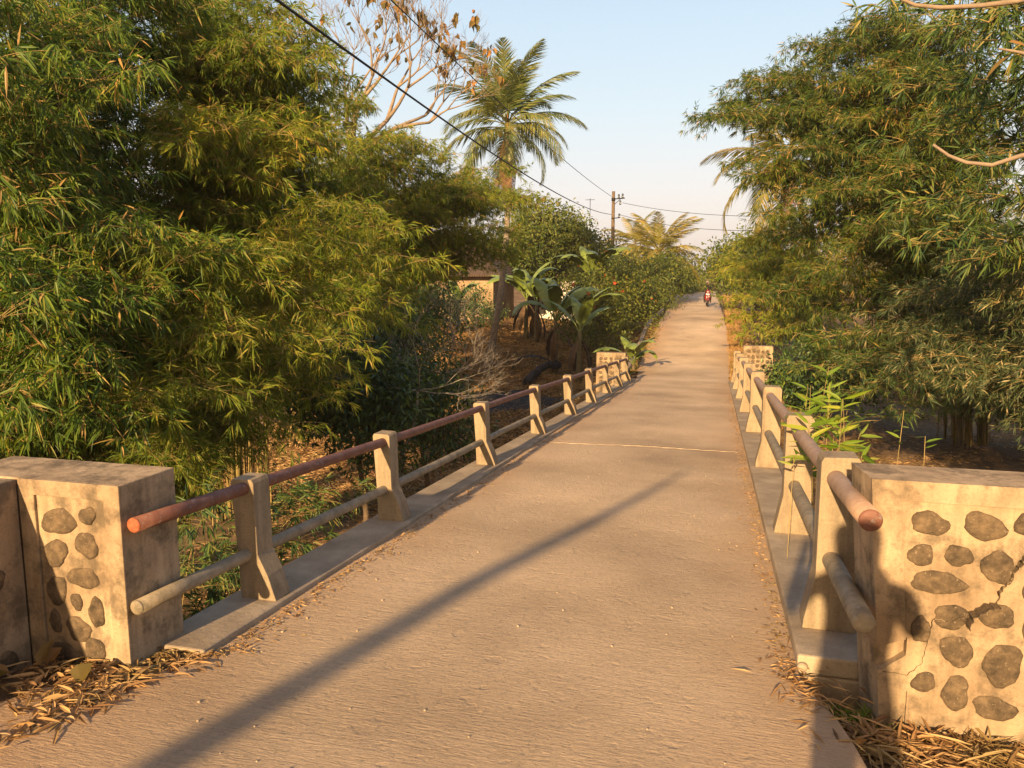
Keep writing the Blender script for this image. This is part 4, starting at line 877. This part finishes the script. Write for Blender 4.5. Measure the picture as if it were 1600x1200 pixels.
# fallen charred banana trunk and leaf on the straw bank
a = atd(822, 548, 29); b = atd(872, 500, 31); a[2] = tz(a[0], a[1]) + .12; b[2] = tz(b[0], b[1]) + .35
FT = tag(empty('fallen_trunk', tuple(a)), 'blackened fallen banana trunk with a scorched arching leaf on the straw bank', 'fallen trunk')
bm = bmesh.new(); rd = random.Random(3); n = 12; a_ = Vector(a); d_ = Vector(b) - a_
tube(bm, [d_ * (i / n) + Vector((rd.uniform(-.06, .06), rd.uniform(-.06, .06), rd.uniform(-.03, .10) + .18 * math.sin(i / n * 3.1))) for i in range(n + 1)], [rd.uniform(.10, .24) * (1 - .3 * i / n) for i in range(n + 1)], 9); bm_obj('trunk', bm, FT, M['ash'], smooth=True)
cl = banana_leaf(1.9, .45, 1.7, 12, 1.0, rise=.55); cl.materials.append(M['ash']); o = link('leaf', cl, FT); o.location = d_ * .95; o.rotation_euler = (0, 0, math.pi * .97)
# ------------------------------------------------------------------ houses
def house(name, label, x0, x1, y0, y1, wh, rh, wall, ov=.7, zb=None, win=(-1.5,), door=-2.6):
    zb = tz((x0 + x1) / 2, (y0 + y1) / 2) - .3 if zb is None else zb; root = tag(empty(name, ((x0 + x1) / 2, (y0 + y1) / 2, zb)), label, 'house', 'village houses on the left bank')
    cx, cy = (x1 - x0) / 2, (y1 - y0) / 2
    bm = bmesh.new(); box(bm, -cx, cx, -cy, cy, 0, wh); bm_obj('wall', bm, root, wall)
    bm = bmesh.new(); e = [(-cx - ov, -cy - ov, wh - .15), (cx + ov, -cy - ov, wh - .15), (cx + ov, cy + ov, wh - .15), (-cx - ov, cy + ov, wh - .15)]; ri = max(.4, cx - cy + .2)
    v = [bm.verts.new(c) for c in e] + [bm.verts.new((c[0], c[1], c[2] + .12)) for c in e]; r1 = bm.verts.new((-ri, 0, wh + rh)); r2 = bm.verts.new((ri, 0, wh + rh))
    bm.faces.new(v[3::-1])
    for i in range(4): bm.faces.new((v[i], v[(i + 1) % 4], v[4 + (i + 1) % 4], v[4 + i]))
    bm.faces.new((v[4], v[5], r2, r1)); bm.faces.new((v[5], v[6], r2)); bm.faces.new((v[6], v[7], r1, r2)); bm.faces.new((v[7], v[4], r1)); bm_obj('roof', bm, root, M['tile'])
    for wx in win:
        bm = bmesh.new(); frame_ring(bm, wx - .5, wx + .5, 1.0, 2.1, .07, .07, .07, -cy - .04, -cy + .02); fr = bm_obj('window', bm, root, M['wood'])
        bm = bmesh.new(); box(bm, wx - .43, wx + .43, -cy - .012, -cy + .01, 1.07, 2.03); bm_obj('pane', bm, fr, M['glass'])
    bm = bmesh.new(); box(bm, door - .45, door + .45, -cy - .05, -cy + .01, .15, 2.15); d = bm_obj('door', bm, root, M['wood'], bevel=.01)
    bm = bmesh.new(); sphere(bm, (door + .35, -cy - .08, 1.1), .03, 1); bm_obj('handle', bm, d, M['chrome'])
    return root
p = atd(735, 470, 44); zt = atd(735, 428, 44)[2]; zr = atd(735, 384, 46)[2]; zb = tz(p[0], p[1]) - .3
house('tiled_house', 'orange plastered house with a dark hip roof behind the tall palm trunk', p[0] - 3.0, p[0] + 1.5, p[1] - .5, p[1] + 4.0, zt - zb, zr - zt + .25, M['wall_or'], zb=zb)
p = atd(890, 460, 49); zt = atd(890, 428, 49)[2]; zb = tz(p[0], p[1]) - .3
house('white_house', 'whitewashed house with a dark roof showing between the banana leaves', p[0] - 2.6, p[0] + 3.0, p[1], p[1] + 4.5, zt - zb, 1.0, M['wall_wh'], zb=zb)
# ------------------------------------------------------------------ utility pole, mast, cables
pb = atd(957, 395, 52); pt = atd(957, 299, 52); zb = tz(pb[0], pb[1]) - .2
U = tag(empty('utility_pole', (pb[0], pb[1], zb)), 'grey concrete utility pole with brackets standing above the hedge', 'utility pole'); Hh = pt[2] - zb
bm = bmesh.new(); tube(bm, [(0, 0, 0), (0, 0, Hh * .5), (0, 0, Hh)], [.15, .125, .10], 12); bm_obj('shaft', bm, U, M['bark'])
def cyl(bm, a, b, r, n=8): tube(bm, [a, b], r, n)
bm = bmesh.new(); cyl(bm, (-.12, 0, Hh - .5), (.75, 0, Hh - .45), .035); cyl(bm, (0, 0, Hh - .9), (.5, 0, Hh - .47), .02); cyl(bm, (-.1, -.1, Hh - 1.75), (.45, -.1, Hh - 1.7), .03); bm_obj('bracket', bm, U, M['wire'])
for k, (bx_, bz_) in enumerate(((.35, -.35), (.6, -.32), (.45, -.75), (.4, -1.6))):
    bm = bmesh.new(); tube(bm, [(bx_, 0, Hh + bz_ - .12), (bx_, 0, Hh + bz_ - .05), (bx_, 0, Hh + bz_), (bx_, 0, Hh + bz_ + .1), (bx_, 0, Hh + bz_ + .17)], [.05, .08, .05, .075, .03], 8); bm_obj('insulator', bm, U, M['glass'])
bm = bmesh.new(); tube(bm, [(0, 0, Hh - .62), (0, 0, Hh - .42)], .125, 12); bm_obj('clamp_band', bm, U, M['wire'])
def cable(a, b, sag, r, label, n=40, off=0):
    bm = bmesh.new(); a = Vector(a); b = Vector(b)
    tube(bm, [a.lerp(b, i / n) - Vector((0, 0, sag * 4 * (i / n) * (1 - i / n))) for i in range(n + 1)], r, 6)
    tag(bm_obj('overhead_cable', bm, None, M['wire']), label, 'cable', 'overhead cables')
pl = Vector((pb[0], pb[1], 0)); zU = zb + Hh
A1 = Vector((pb[0] - .12, pb[1], atd(955, 335, 52)[2])); A2 = Vector((pb[0] - .12, pb[1], atd(955, 307, 52)[2]))
# thick cable passes over px (405,-5); continue it backwards beyond the frame
q = atd(405, -5, 9.0); d_ = (Vector(q) - A1); cable(A1, Vector(q) + d_ * .25 + Vector((0, 0, .75)), .78, .017, 'thick black cable crossing the left bamboo down to the utility pole')
q = atd(562, 0, 15); d_ = (Vector(q) - A2); cable(A2, Vector(q) + d_ * .6 + Vector((0, 0, 1.9)), .7, .013, 'thin high cable passing the bare tree and the palm crown')
B1 = Vector(atd(1290, 336, 38)); B2 = Vector(atd(1330, 352, 34))
cable((pb[0] + .6, pb[1], atd(968, 317, 52)[2]), B1, .35, .014, 'upper thin cable running right from the pole into the bamboo')
cable((pb[0] + .35, pb[1], atd(968, 335, 52)[2]), B2, .55, .014, 'lower thin cable running right from the pole across the road')
mb = atd(921, 400, 60); mt = atd(921, 310, 60); zb = tz(mb[0], mb[1])
AM = tag(empty('antenna_mast', (mb[0], mb[1], zb)), 'thin aerial mast behind the trees left of the utility pole', 'antenna')
bm = bmesh.new(); cyl(bm, (0, 0, 0), (0, 0, mt[2] - zb), .03, 6); bm_obj('mast', bm, AM, M['chrome'])
bm = bmesh.new(); h = mt[2] - zb; cyl(bm, (-.35, 0, h - .1), (.35, 0, h - .1), .015, 5); [cyl(bm, (k * .12, -.2, h - .1), (k * .12, .2, h - .1), .01, 4) for k in range(-2, 3)]; cyl(bm, (-.1, 0, h - 2.0), (.2, 0, h - 1.9), .06, 5); bm_obj('aerial', bm, AM, M['wire'])
# ------------------------------------------------------------------ skinned figures
def skin(name, joints, edges, parent, mat, sub=2):
    me = bpy.data.meshes.new(name); me.from_pydata([j[:3] for j in joints], edges, []); o = link(name, me, parent, mat)
    s = o.modifiers.new('skin', 'SKIN'); 
    for v, j in zip(me.skin_vertices[0].data if me.skin_vertices else [], joints): v.radius = (j[3], j[3])
    if not me.skin_vertices:
        pass
    sb = o.modifiers.new('sub', 'SUBSURF'); sb.levels = sub; sb.render_levels = sub
    return o
def skin_figure(name, joints, edges, parent, mat, sub=2, root=0):
    """skin needs the layer: made through bmesh"""
    bm = bmesh.new(); ly = bm.verts.layers.skin.verify(); vs_ = []
    for k, j in enumerate(joints):
        v = bm.verts.new(j[:3]); rx = j[3]; ry = j[4] if len(j) > 4 else j[3]; v[ly].radius = (rx, ry); v[ly].use_root = (k == root); vs_.append(v)
    for a, b in edges: bm.edges.new((vs_[a], vs_[b]))
    me = bpy.data.meshes.new(name); bm.to_mesh(me); bm.free(); o = link(name, me, parent, mat)
    s = o.modifiers.new('skin', 'SKIN'); s.use_smooth_shade = True; sb = o.modifiers.new('sub', 'SUBSURF'); sb.levels = sub; sb.render_levels = sub
    return o
# photographer: stands just behind the view point, shadow falls on the right pier
px_, py_ = .20, -.40; gz = float(rz(py_)) + .10
PH = tag(empty('person', (px_, py_, gz), -YAW * -1), 'person in a dark shirt holding up a phone, whose shadow falls on the right pier', 'person')
J = [(0, 0, .92, .13, .10), (0, 0, 1.12, .125, .10), (0, 0, 1.34, .16, .11), (0, .01, 1.47, .06), (0, .03, 1.60, .095, .105), (0, .04, 1.70, .085, .095),
     (.19, 0, 1.38, .055), (.28, .10, 1.17, .042), (.10, .33, 1.50, .03), (-.19, 0, 1.38, .055), (-.28, .10, 1.17, .042), (-.09, .33, 1.50, .03),
     (.10, 0, .84, .09), (.12, .02, .48, .062), (.13, -.02, .09, .045), (.14, .14, .045, .04), (-.10, 0, .84, .09), (-.12, .02, .48, .062), (-.13, -.02, .09, .045), (-.14, .14, .045, .04)]
E_ = [(0, 1), (1, 2), (2, 3), (3, 4), (4, 5), (2, 6), (6, 7), (7, 8), (2, 9), (9, 10), (10, 11), (0, 12), (12, 13), (13, 14), (14, 15), (0, 16), (16, 17), (17, 18), (18, 19)]
skin_figure('body', J, E_, PH, M['rider'])

# rider and motorcycle
mp_ = atd(1105, 472, 55); my = mp_[1]; mx = mp_[0]; mz = roadsurf(mx, my)
MC = tag(empty('motorcycle', (mx, my, mz), math.pi + R(4)), 'small red and white motorcycle coming down the road towards the bridge', 'motorcycle')
def wheel(name, y):
    bm = bmesh.new(); pts = [(0, y + .285 * math.cos(a), .285 + .285 * math.sin(a)) for a in np.linspace(0, 2 * math.pi, 33)]; 
    tube(bm, pts, .042, 8, caps=False); o = bm_obj(name, bm, MC, M['rubber'], smooth=True)
    bm = bmesh.new(); tube(bm, [(-.04, y, .285), (.04, y, .285)], .05, 10)
    for k in range(6):
        a = k * math.pi / 3; tube(bm, [(0, y, .285), (0, y + .24 * math.cos(a), .285 + .24 * math.sin(a))], .014, 5)
    bm_obj('rim', bm, o, M['chrome'])
wheel('wheel', .62); wheel('wheel', -.62)
bm = bmesh.new(); tube(bm, [(0, .68, .60), (0, .80, .55), (0, .88, .40)], [.05, .06, .04], 8, flat=1.2); tube(bm, [(0, .45, .62), (0, .62, .61), (0, .75, .56)], [.04, .055, .05], 8); bm_obj('front_mudguard', bm, MC, M['red_body'], smooth=True)
bm = bmesh.new()
for s in (-1, 1): tube(bm, [(s * .07, .62, .285), (s * .07, .52, .70), (s * .05, .45, .95)], .022, 8)
bm_obj('fork', bm, MC, M['chrome'])
bm = bmesh.new(); 
prof = [(.30, .40, .17), (.36, .55, .20), (.40, .72, .20), (.44, .86, .15), (.46, .98, .10)]
rings = []
for y_, z_, w_ in prof: rings.append([bm.verts.new((w_ * math.sin(t), y_ + .10 * math.cos(t), z_)) for t in np.linspace(-1.45, 1.45, 9)])
for a, b in zip(rings[:-1], rings[1:]):
    for j in range(8): bm.faces.new((a[j], a[j + 1], b[j + 1], b[j])).smooth = True
o = bm_obj('leg_shield', bm, MC, M['red_body']); so = o.modifiers.new('s', 'SOLIDIFY'); so.thickness = .012
bm = bmesh.new(); sphere(bm, (0, .52, .99), (.15, .10, .11), 3); bm_obj('headlight_cowl', bm, MC, M['red_body'])
bm = bmesh.new(); sphere(bm, (0, .585, .985), (.095, .05, .06), 2); bm_obj('headlight', bm, MC, M['chrome'])
bm = bmesh.new(); box(bm, -.13, .13, .60, .612, .78, .88); bm_obj('number_plate', bm, MC, M['white_body'], bevel=.01)
bm = bmesh.new(); tube(bm, [(-.33, .36, 1.04), (-.2, .44, 1.02), (0, .46, 1.0), (.2, .44, 1.02), (.33, .36, 1.04)], .014, 6); bm_obj('handlebar', bm, MC, M['rubber'])
for s in (-1, 1):
    bm = bmesh.new(); tube(bm, [(s * .24, .42, 1.03), (s * .30, .44, 1.17)], .008, 5); sphere(bm, (s * .32, .44, 1.21), (.06, .015, .04), 2); bm_obj('mirror', bm, MC, M['rubber'])
bm = bmesh.new(); tube(bm, [(0, .30, .52), (0, .05, .48), (0, -.35, .62), (0, -.75, .74)], [.10, .12, .14, .07], 10); bm_obj('body', bm, MC, M['red_body'], smooth=True)
bm = bmesh.new(); tube(bm, [(0, .05, .74), (0, -.25, .77), (0, -.7, .82)], [.10, .13, .09], 10, flat=.45); bm_obj('seat', bm, MC, M['rubber'], smooth=True)
bm = bmesh.new(); sphere(bm, (0, .05, .34), (.14, .2, .12), 2); tube(bm, [(.13, .0, .28), (.15, -.4, .3), (.16, -.75, .38)], [.02, .035, .04], 8); bm_obj('engine', bm, MC, M['chrome'])
RD = tag(empty('person', (mx, my, mz), math.pi + R(4)), 'rider in a dark open jacket and pale helmet on the red motorcycle', 'person')
J = [(0, -.2, .86, .14, .13), (0, -.18, 1.05, .13, .11), (0, -.12, 1.26, .17, .12), (0, -.08, 1.40, .055), (0, -.05, 1.53, .085),
     (.19, -.10, 1.31, .055), (.30, .08, 1.13, .045), (.29, .34, 1.06, .035), (-.19, -.10, 1.31, .055), (-.30, .08, 1.13, .045), (-.29, .34, 1.06, .035),
     (.12, -.08, .82, .085), (.22, .22, .72, .065), (.20, .12, .33, .048), (.20, .26, .27, .04), (-.12, -.08, .82, .085), (-.22, .22, .72, .065), (-.20, .12, .33, .048), (-.20, .26, .27, .04)]
E_ = [(0, 1), (1, 2), (2, 3), (3, 4), (2, 5), (5, 6), (6, 7), (2, 8), (8, 9), (9, 10), (0, 11), (11, 12), (12, 13), (13, 14), (0, 15), (15, 16), (16, 17), (17, 18)]
skin_figure('body', J, E_, RD, M['rider'])
bm = bmesh.new(); tube(bm, [(0, .0, .98), (0, .01, 1.15), (0, .015, 1.30)], [.075, .085, .06], 10, flat=.5); bm_obj('shirt_front', bm, RD, M['tee'], smooth=True)
bm = bmesh.new(); bmesh.ops.create_uvsphere(bm, u_segments=20, v_segments=14, radius=1)
bmesh.ops.delete(bm, geom=[v for v in bm.verts if v.co.z < -.25 and v.co.y > .05 or v.co.z < -.55], context='VERTS')
for v in bm.verts: v.co = Vector((v.co.x * .135, v.co.y * .155 - .05, v.co.z * .14 + 1.60)); 
o = bm_obj('helmet', bm, RD, M['helmet'] if 'helmet' in M else basic('pale_helmet', (.45, .33, .28), .4, .1), smooth=True); so = o.modifiers.new('s', 'SOLIDIFY'); so.thickness = .02
bm = bmesh.new(); sphere(bm, (0, .04, 1.53), (.07, .05, .09), 2); bm_obj('face', bm, RD, M['skin'])

# ------------------------------------------------------------------ shadow giver: leaning trunk behind the view point
def along(P, t): return Vector(P) - SUNV * t
g = lambda px, py: (lambda d: CP + d * ((0 - CP[2]) / (d[2] + SL * d[1])))(ray(px, py))
cv = []
for (px, py), yy in (((250, 1200), -8), ((450, 1080), -8), ((650, 965), -8.02), ((750, 905), -8), ((900, 830), -8), ((1000, 778), -8), ((1075, 735), -8)):
    P = g(px, py); t = (P[1] - yy) / SUNV.y; cv.append(along(P, t))
dirb = (cv[0] - cv[1]).normalized(); b0 = cv[0] + Vector((-.35, 0, -2.9)); b0.z = tz(b0.x, b0.y) - .1
bm = bmesh.new(); tube(bm, [b0, b0.lerp(cv[0], .5)] + cv, [.15, .12, .095, .09, .085, .075, .062, .045, .02], 10)
tag(bm_obj('leaning_trunk', bm, None, M['bark'], smooth=True), 'leaning bare trunk whose long shadow streaks across the bridge deck', 'tree trunk')

# ------------------------------------------------------------------ far woodland beyond the fields
TB = []; 
for k in range(420):
    an = rng.uniform(-1.25, 1.0); D_ = rng.uniform(95, 190); x = math.sin(an) * D_; y = math.cos(an) * D_
    if abs(x - 0) < 4 and y < 105: continue
    h = rng.uniform(3, 8.5) * (1 if abs(x + 6) > 7 else .55); r = rng.uniform(2.2, 4.5); c = np.array([x, y, tz(x, y) + h * .55])
    m = 170; v = nrm(rng.normal(size=(m, 3))) * rng.random((m, 1)) ** .35 * np.array([r, r, h * .55]); TB.append(c + v)
B = np.concatenate(TB); L = rng.uniform(.5, 1.0, len(B)); v, f = leaves_np(B, nrm(rng.normal(size=B.shape)), L, L * .6)
tag(link('distant_trees', np_mesh('distant_trees', v, f), None, M['leaf_far']), 'distant wood of pale brownish green trees along the horizon', kind='stuff')

# ------------------------------------------------------------------ litter, grass and weeds
def litter(name, label, n, xf, yf, mat, L=(.08, .2), W=.014, h=.03, tilt=.18, zf=None, dens=None, kind='stuff', six=False):
    x = xf(n); y = yf(n)
    if dens is not None:
        k = rng.random(n) < dens(x, y); x = x[k]; y = y[k]
    n = len(x); z = terr(x, y) if zf is None else zf(x, y); z = z + rng.random(n) ** 2 * h + .004
    a = rng.random(n) * 2 * np.pi; D = np.stack([np.cos(a), np.sin(a), rng.normal(0, tilt, n)], 1)
    l = rng.uniform(*L, n); v, f = leaves_np(np.stack([x, y, z], 1), nrm(D), l, W * rng.uniform(.6, 1.5, n), roll=3, droop=.05, six=six, fold=.3)
    return tag(link(name, np_mesh(name, v, f), None, M[mat]), label, kind=kind)
U_ = lambda a, b: (lambda n: rng.uniform(a, b, n))
roadz = lambda x, y: np.array([roadsurf(a, b) for a, b in zip(x, y)])
clump = lambda x, y: .15 + .85 * (hashn(x, y, 1.6) > .0)
litter('straw_litter', 'straw and dry bamboo leaves covering the left bank', 120000, U_(-14, -2.6), U_(14, 40), 'dry', (.12, .3), .035, .08)
litter('straw_litter', 'dry fallen leaves in the stream bed under the left railing', 26000, U_(-9, -2.75), U_(3.4, 16), 'dry', (.10, .22), .02, .05, dens=clump)
litter('straw_litter', 'dry leaves on the shaded right bank', 70000, U_(.95, 16), U_(4.5, 36), 'dry', (.10, .24), .022, .05, dens=clump)
litter('leaf_litter', 'pile of dry orange bamboo leaves at the foot of the left pier', 520, lambda n: -2.60 - np.abs(rng.normal(0, .26, n)) + .14, lambda n: 2.79 - np.abs(rng.normal(0, .26, n)) ** 1.0, 'dry', (.04, .17), .013, .018, .08, zf=roadz, six=True)
litter('leaf_litter', 'pile of dry orange bamboo leaves at the foot of the cracked right pier', 900, lambda n: .58 + np.abs(rng.normal(0, .5, n)), lambda n: 3.33 - np.abs(rng.normal(0, .13, n)), 'dry', (.06, .22), .012, .035, .12, six=True)
litter('leaf_litter', 'dry straw blown round the near end of the right kerb', 130, lambda n: rng.normal(.47, .08, n), lambda n: rng.normal(3.5, .17, n), 'dry', (.05, .16), .009, .02, .12, zf=roadz)
litter('leaf_litter', 'thin line of dirt and dry leaf bits along the left kerb', 1300, lambda n: -2.31 + np.abs(rng.normal(0, .07, n)), lambda n: 3.1 + rng.random(n) ** 1.6 * 16, 'dry', (.015, .06), .009, .006, .2, zf=roadz)
litter('leaf_litter', 'thin line of dirt and dry leaf bits along the right kerb', 1000, lambda n: .425 - np.abs(rng.normal(0, .06, n)), lambda n: 3.6 + rng.random(n) ** 1.4 * 16, 'dry', (.015, .06), .009, .006, .2, zf=roadz)
def blades(name, label, n, xf, yf, mat, H=(.06, .2), W=.008, dens=None, lean=.5):
    x = xf(n); y = yf(n)
    if dens is not None: k = rng.random(n) < dens(x, y); x = x[k]; y = y[k]
    n = len(x); z = terr(x, y); D = np.stack([rng.normal(0, lean, n), rng.normal(0, lean, n), np.ones(n)], 1); l = rng.uniform(*H, n)
    v, f = leaves_np(np.stack([x, y, z - .01], 1), nrm(D), l, W * rng.uniform(.7, 1.3, n), roll=0, droop=.25); return tag(link(name, np_mesh(name, v, f), None, M[mat]), label, kind='stuff')
blades('grass', 'green grass tufts between the road and the left edging', 9000, lambda n: rl(24) - .15 - np.abs(rng.normal(0, .35, n)) - .2, lambda n: 24.3 + rng.random(n) ** 1.4 * 22, 'grass', (.06, .24), .014, dens=lambda x, y: .25 + .75 * (hashn(x, y, 2) > .1))
blades('dry_grass', 'dry orange grass along the right verge of the rising road', 26000, lambda n: .55 + np.abs(rng.normal(0, .55, n)), lambda n: 24.2 + rng.random(n) ** 1.3 * 50, 'drygrass', (.08, .3), .016)
blades('dry_grass', 'dry grass patches on the left straw bank', 14000, U_(-13, -3), U_(24, 46), 'drygrass', (.1, .35), .02, dens=clump)
blades('grass', 'small green weed tuft at the near end of the right kerb', 260, lambda n: rng.normal(.66, .07, n), lambda n: rng.normal(3.46, .07, n), 'grass', (.04, .12), .009, lean=.9)
litter('leaf_litter', 'small dirt and straw drift at the near end of the left kerb', 260, lambda n: rng.normal(-2.47, .09, n), lambda n: rng.normal(2.97, .07, n), 'dry', (.03, .12), .011, .02, .1, zf=roadz, six=True)
litter('leaf_litter', 'few broad crumpled brown leaves on the straw at the foot of the left pier', 9, lambda n: rng.normal(-2.95, .12, n), lambda n: rng.normal(2.55, .12, n), 'teak_leaf', (.09, .17), .075, .05, .5, zf=roadz, six=True)
litter('leaf_litter', 'few broad curled leaves at the foot of the right pier', 6, lambda n: rng.normal(.75, .2, n), lambda n: rng.normal(3.25, .08, n), 'teak_leaf', (.07, .12), .05, .03, .5, six=True)
# pebbles on the road
bm = bmesh.new(); rd = random.Random(4)
for k in range(70):
    x = rd.uniform(-2.2, .4); y = 2.0 + rd.random() ** 1.5 * 9; r = rd.uniform(.003, .009); sphere(bm, (x, y, roadsurf(x, y) + r * .4), (r, r * rd.uniform(.7, 1.2), r * .7), 1)
p = aty(1256, 1020, 3.7); sphere(bm, (p[0], 3.72, roadsurf(.4, 3.72) + .02), (.026, .024, .022), 2)
tag(bm_obj('gravel', bm, None, M['stone_edge']), 'scattered small pebbles on the concrete road', kind='stuff')
# ash patch
n = 40; bm = bmesh.new(); c = atd(790, 612, 27); rings = []
for fr in (1, .8, .5, .2):
    rings.append([bm.verts.new((c[0] + fr * 2.3 * math.cos(2 * math.pi * j / n) * (1 + .12 * math.sin(j * 1.3)), c[1] + fr * 1.5 * math.sin(2 * math.pi * j / n) * (1 + .15 * math.sin(j * .9)), 0)) for j in range(n)])
for v in bm.verts: v.co.z = tz(v.co.x, v.co.y) + .03
for k, rg in enumerate(rings):
    for v in rg: v.co.z += (-.08, .03, .06, .07)[k]
for a, b in zip(rings[:-1], rings[1:]):
    for j in range(n): bm.faces.new((a[j], a[(j + 1) % n], b[(j + 1) % n], b[j]))
bm.faces.new(rings[-1]); tag(bm_obj('ash_heap', bm, None, M['ash'], smooth=True), 'black burnt ash heap on the left bank below the palm foot', kind='stuff')
# ------------------------------------------------------------------ sunlit bamboo shoots behind the right railing
def sprig(label, px, py, D, h, nl, seed, leafL=.16):
    rd = random.Random(seed); b = atd(px, py, D); z = tz(b[0], b[1]); root = tag(empty('bamboo_shoot', (b[0], b[1], z)), label, 'bamboo shoot', 'young bamboo shoots behind the right railing')
    bm = bmesh.new(); H_ = b[2] - z + h; B = []; Dn = []
    for s_ in range(3 if nl > 8 else 1):
        lx, ly = rd.gauss(0, .13), rd.gauss(0, .08); pts = [Vector((lx * t ** 2 * (1.5 if nl > 8 else 1), ly * t * t, H_ * t * (1 - .05 * s_))) for t in np.linspace(0, 1, 10)]
        tube(bm, pts, [.006 * (1 - .7 * t) for t in np.linspace(0, 1, 10)], 5)
        for k in range(nl):
            t = 1 - rd.random() * (h * 1.0 / H_); i = min(8, int(t * 9)); q = pts[i].lerp(pts[i + 1], t * 9 - i); a = rd.uniform(0, 6.28); B.append(q); Dn.append((math.cos(a), math.sin(a) * .7, rd.uniform(-.1, .8)))
    bm_obj('stem', bm, root, M['twig'], smooth=True)
    B = np.array([tuple(q) for q in B]); Dn = nrm(np.array(Dn)); L = rng.uniform(leafL * .7, leafL * 1.3, len(B)); v, f = leaves_np(B, Dn, L, L * .16, six=True, droop=.12)
    link('leaves', np_mesh('leaves', v, f), root, M['leaf_shoot'])
M['leaf_shoot'] = leaf_mat('fresh_bamboo_leaf', [(0, (.09, .17, .02)), (.6, (.17, .26, .03)), (1, (.26, .30, .05))], .4, 1.5)
sprig('largest young bamboo shoot, bushy and sunlit, leaning on the right rail', 1290, 700, 6.2, .48, 14, 3, .19)
sprig('second young bamboo shoot poking up beside the bushy one', 1262, 680, 6.8, .42, 12, 4, .17)
sprig('bushy young bamboo shoot farthest left, nearly touching the far rail', 1250, 655, 7.6, .5, 14, 14, .17)
sprig('broad bushy bamboo shoot with drooping leaves over the right rail', 1305, 705, 5.8, .38, 16, 15, .2)
sprig('thin young shoot with pale heart shaped leaves right of the bushy shoots', 1345, 715, 6.0, .42, 4, 5, .12)
sprig('thin young shoot with one bright upright leaf above the right pier top', 1385, 700, 6.0, .3, 4, 6, .16)
sprig('small shoot tip just showing over the middle of the right pier top', 1455, 712, 5.6, .12, 3, 7, .1)
sprig('little bamboo shoot poking through between the lower rail and the right post', 1232, 745, 5.3, .1, 5, 8, .1)
# ------------------------------------------------------------------ bare branches and leaf overhead at the right
BT = bmesh.new(); root = tag(empty('overhanging_branch', (3.4, 1.8, tz(3.4, 1.8))), 'bare orange lit branches reaching in from the tree at the right edge', 'branch')
ro = root.location
def br(lst, r): 
    bm = bmesh.new(); tube(bm, [Vector(atd(*q)) - ro for q in lst], r, 8); bm_obj('branch', bm, root, M['bark_pale'], smooth=True)
BT.free()
tp = atd(1900, 150, 4.2)
bm = bmesh.new(); tube(bm, [(0, 0, -.1), (.1, 0, 1.5), Vector(tp) - ro, Vector(atd(1900, -400, 4.2)) - ro], [.11, .095, .08, .05], 12); bm_obj('trunk', bm, root, M['bark'], smooth=True)
br([(1900, 150, 4.2), (1760, 190, 4.1), (1640, 232, 4.0), (1590, 245, 4.0), (1550, 258, 4.0), (1510, 254, 4.0), (1482, 243, 4.0), (1458, 226, 4.0)], [.02, .014, .011, .010, .009, .008, .007, .006])
br([(1900, -150, 4.2), (1760, -60, 4.0), (1660, -15, 3.9), (1590, 2, 3.9), (1530, 9, 3.9), (1470, 12, 3.9), (1430, 8, 3.9), (1405, -3, 3.9), (1390, -15, 3.9)], [.02, .016, .013, .011, .010, .009, .008, .007, .005])
br([(1900, 100, 4.2), (1700, 85, 4.1), (1620, 88, 4.1), (1585, 80, 4.1), (1560, 76, 4.1)], [.02, .010, .007, .006, .004])
bm = bmesh.new(); v, f = leaves_np(np.array([atd(1578, 86, 4.1), atd(1562, 62, 4.1), atd(1575, 65, 4.1)]) - np.array(ro), nrm(np.array([(-.55, 0, -.5), (-.7, .2, .2), (.6, .1, -.1)])), np.array([.12, .09, .09]), np.array([.045, .03, .03]), six=True)
link('leaf', np_mesh('leaf', v, f), root, M['teak_leaf']); bm.free()

# ------------------------------------------------------------------ thin evening haze
hm, ht = newmat('haze'); pv = N(ht, 'VolumePrincipled'); pv.inputs['Density'].default_value = .0006; pv.inputs['Color'].default_value = (.95, .86, .78, 1); pv.inputs['Anisotropy'].default_value = .2
ho = N(ht, 'OutputMaterial'); ht.links.new(pv.outputs[0], ho.inputs['Volume'])
bm = bmesh.new(); box(bm, -210, 210, -40, 210, -6.5, 16); tag(bm_obj('haze', bm, None, hm), 'thin warm evening haze over the fields', kind='stuff')
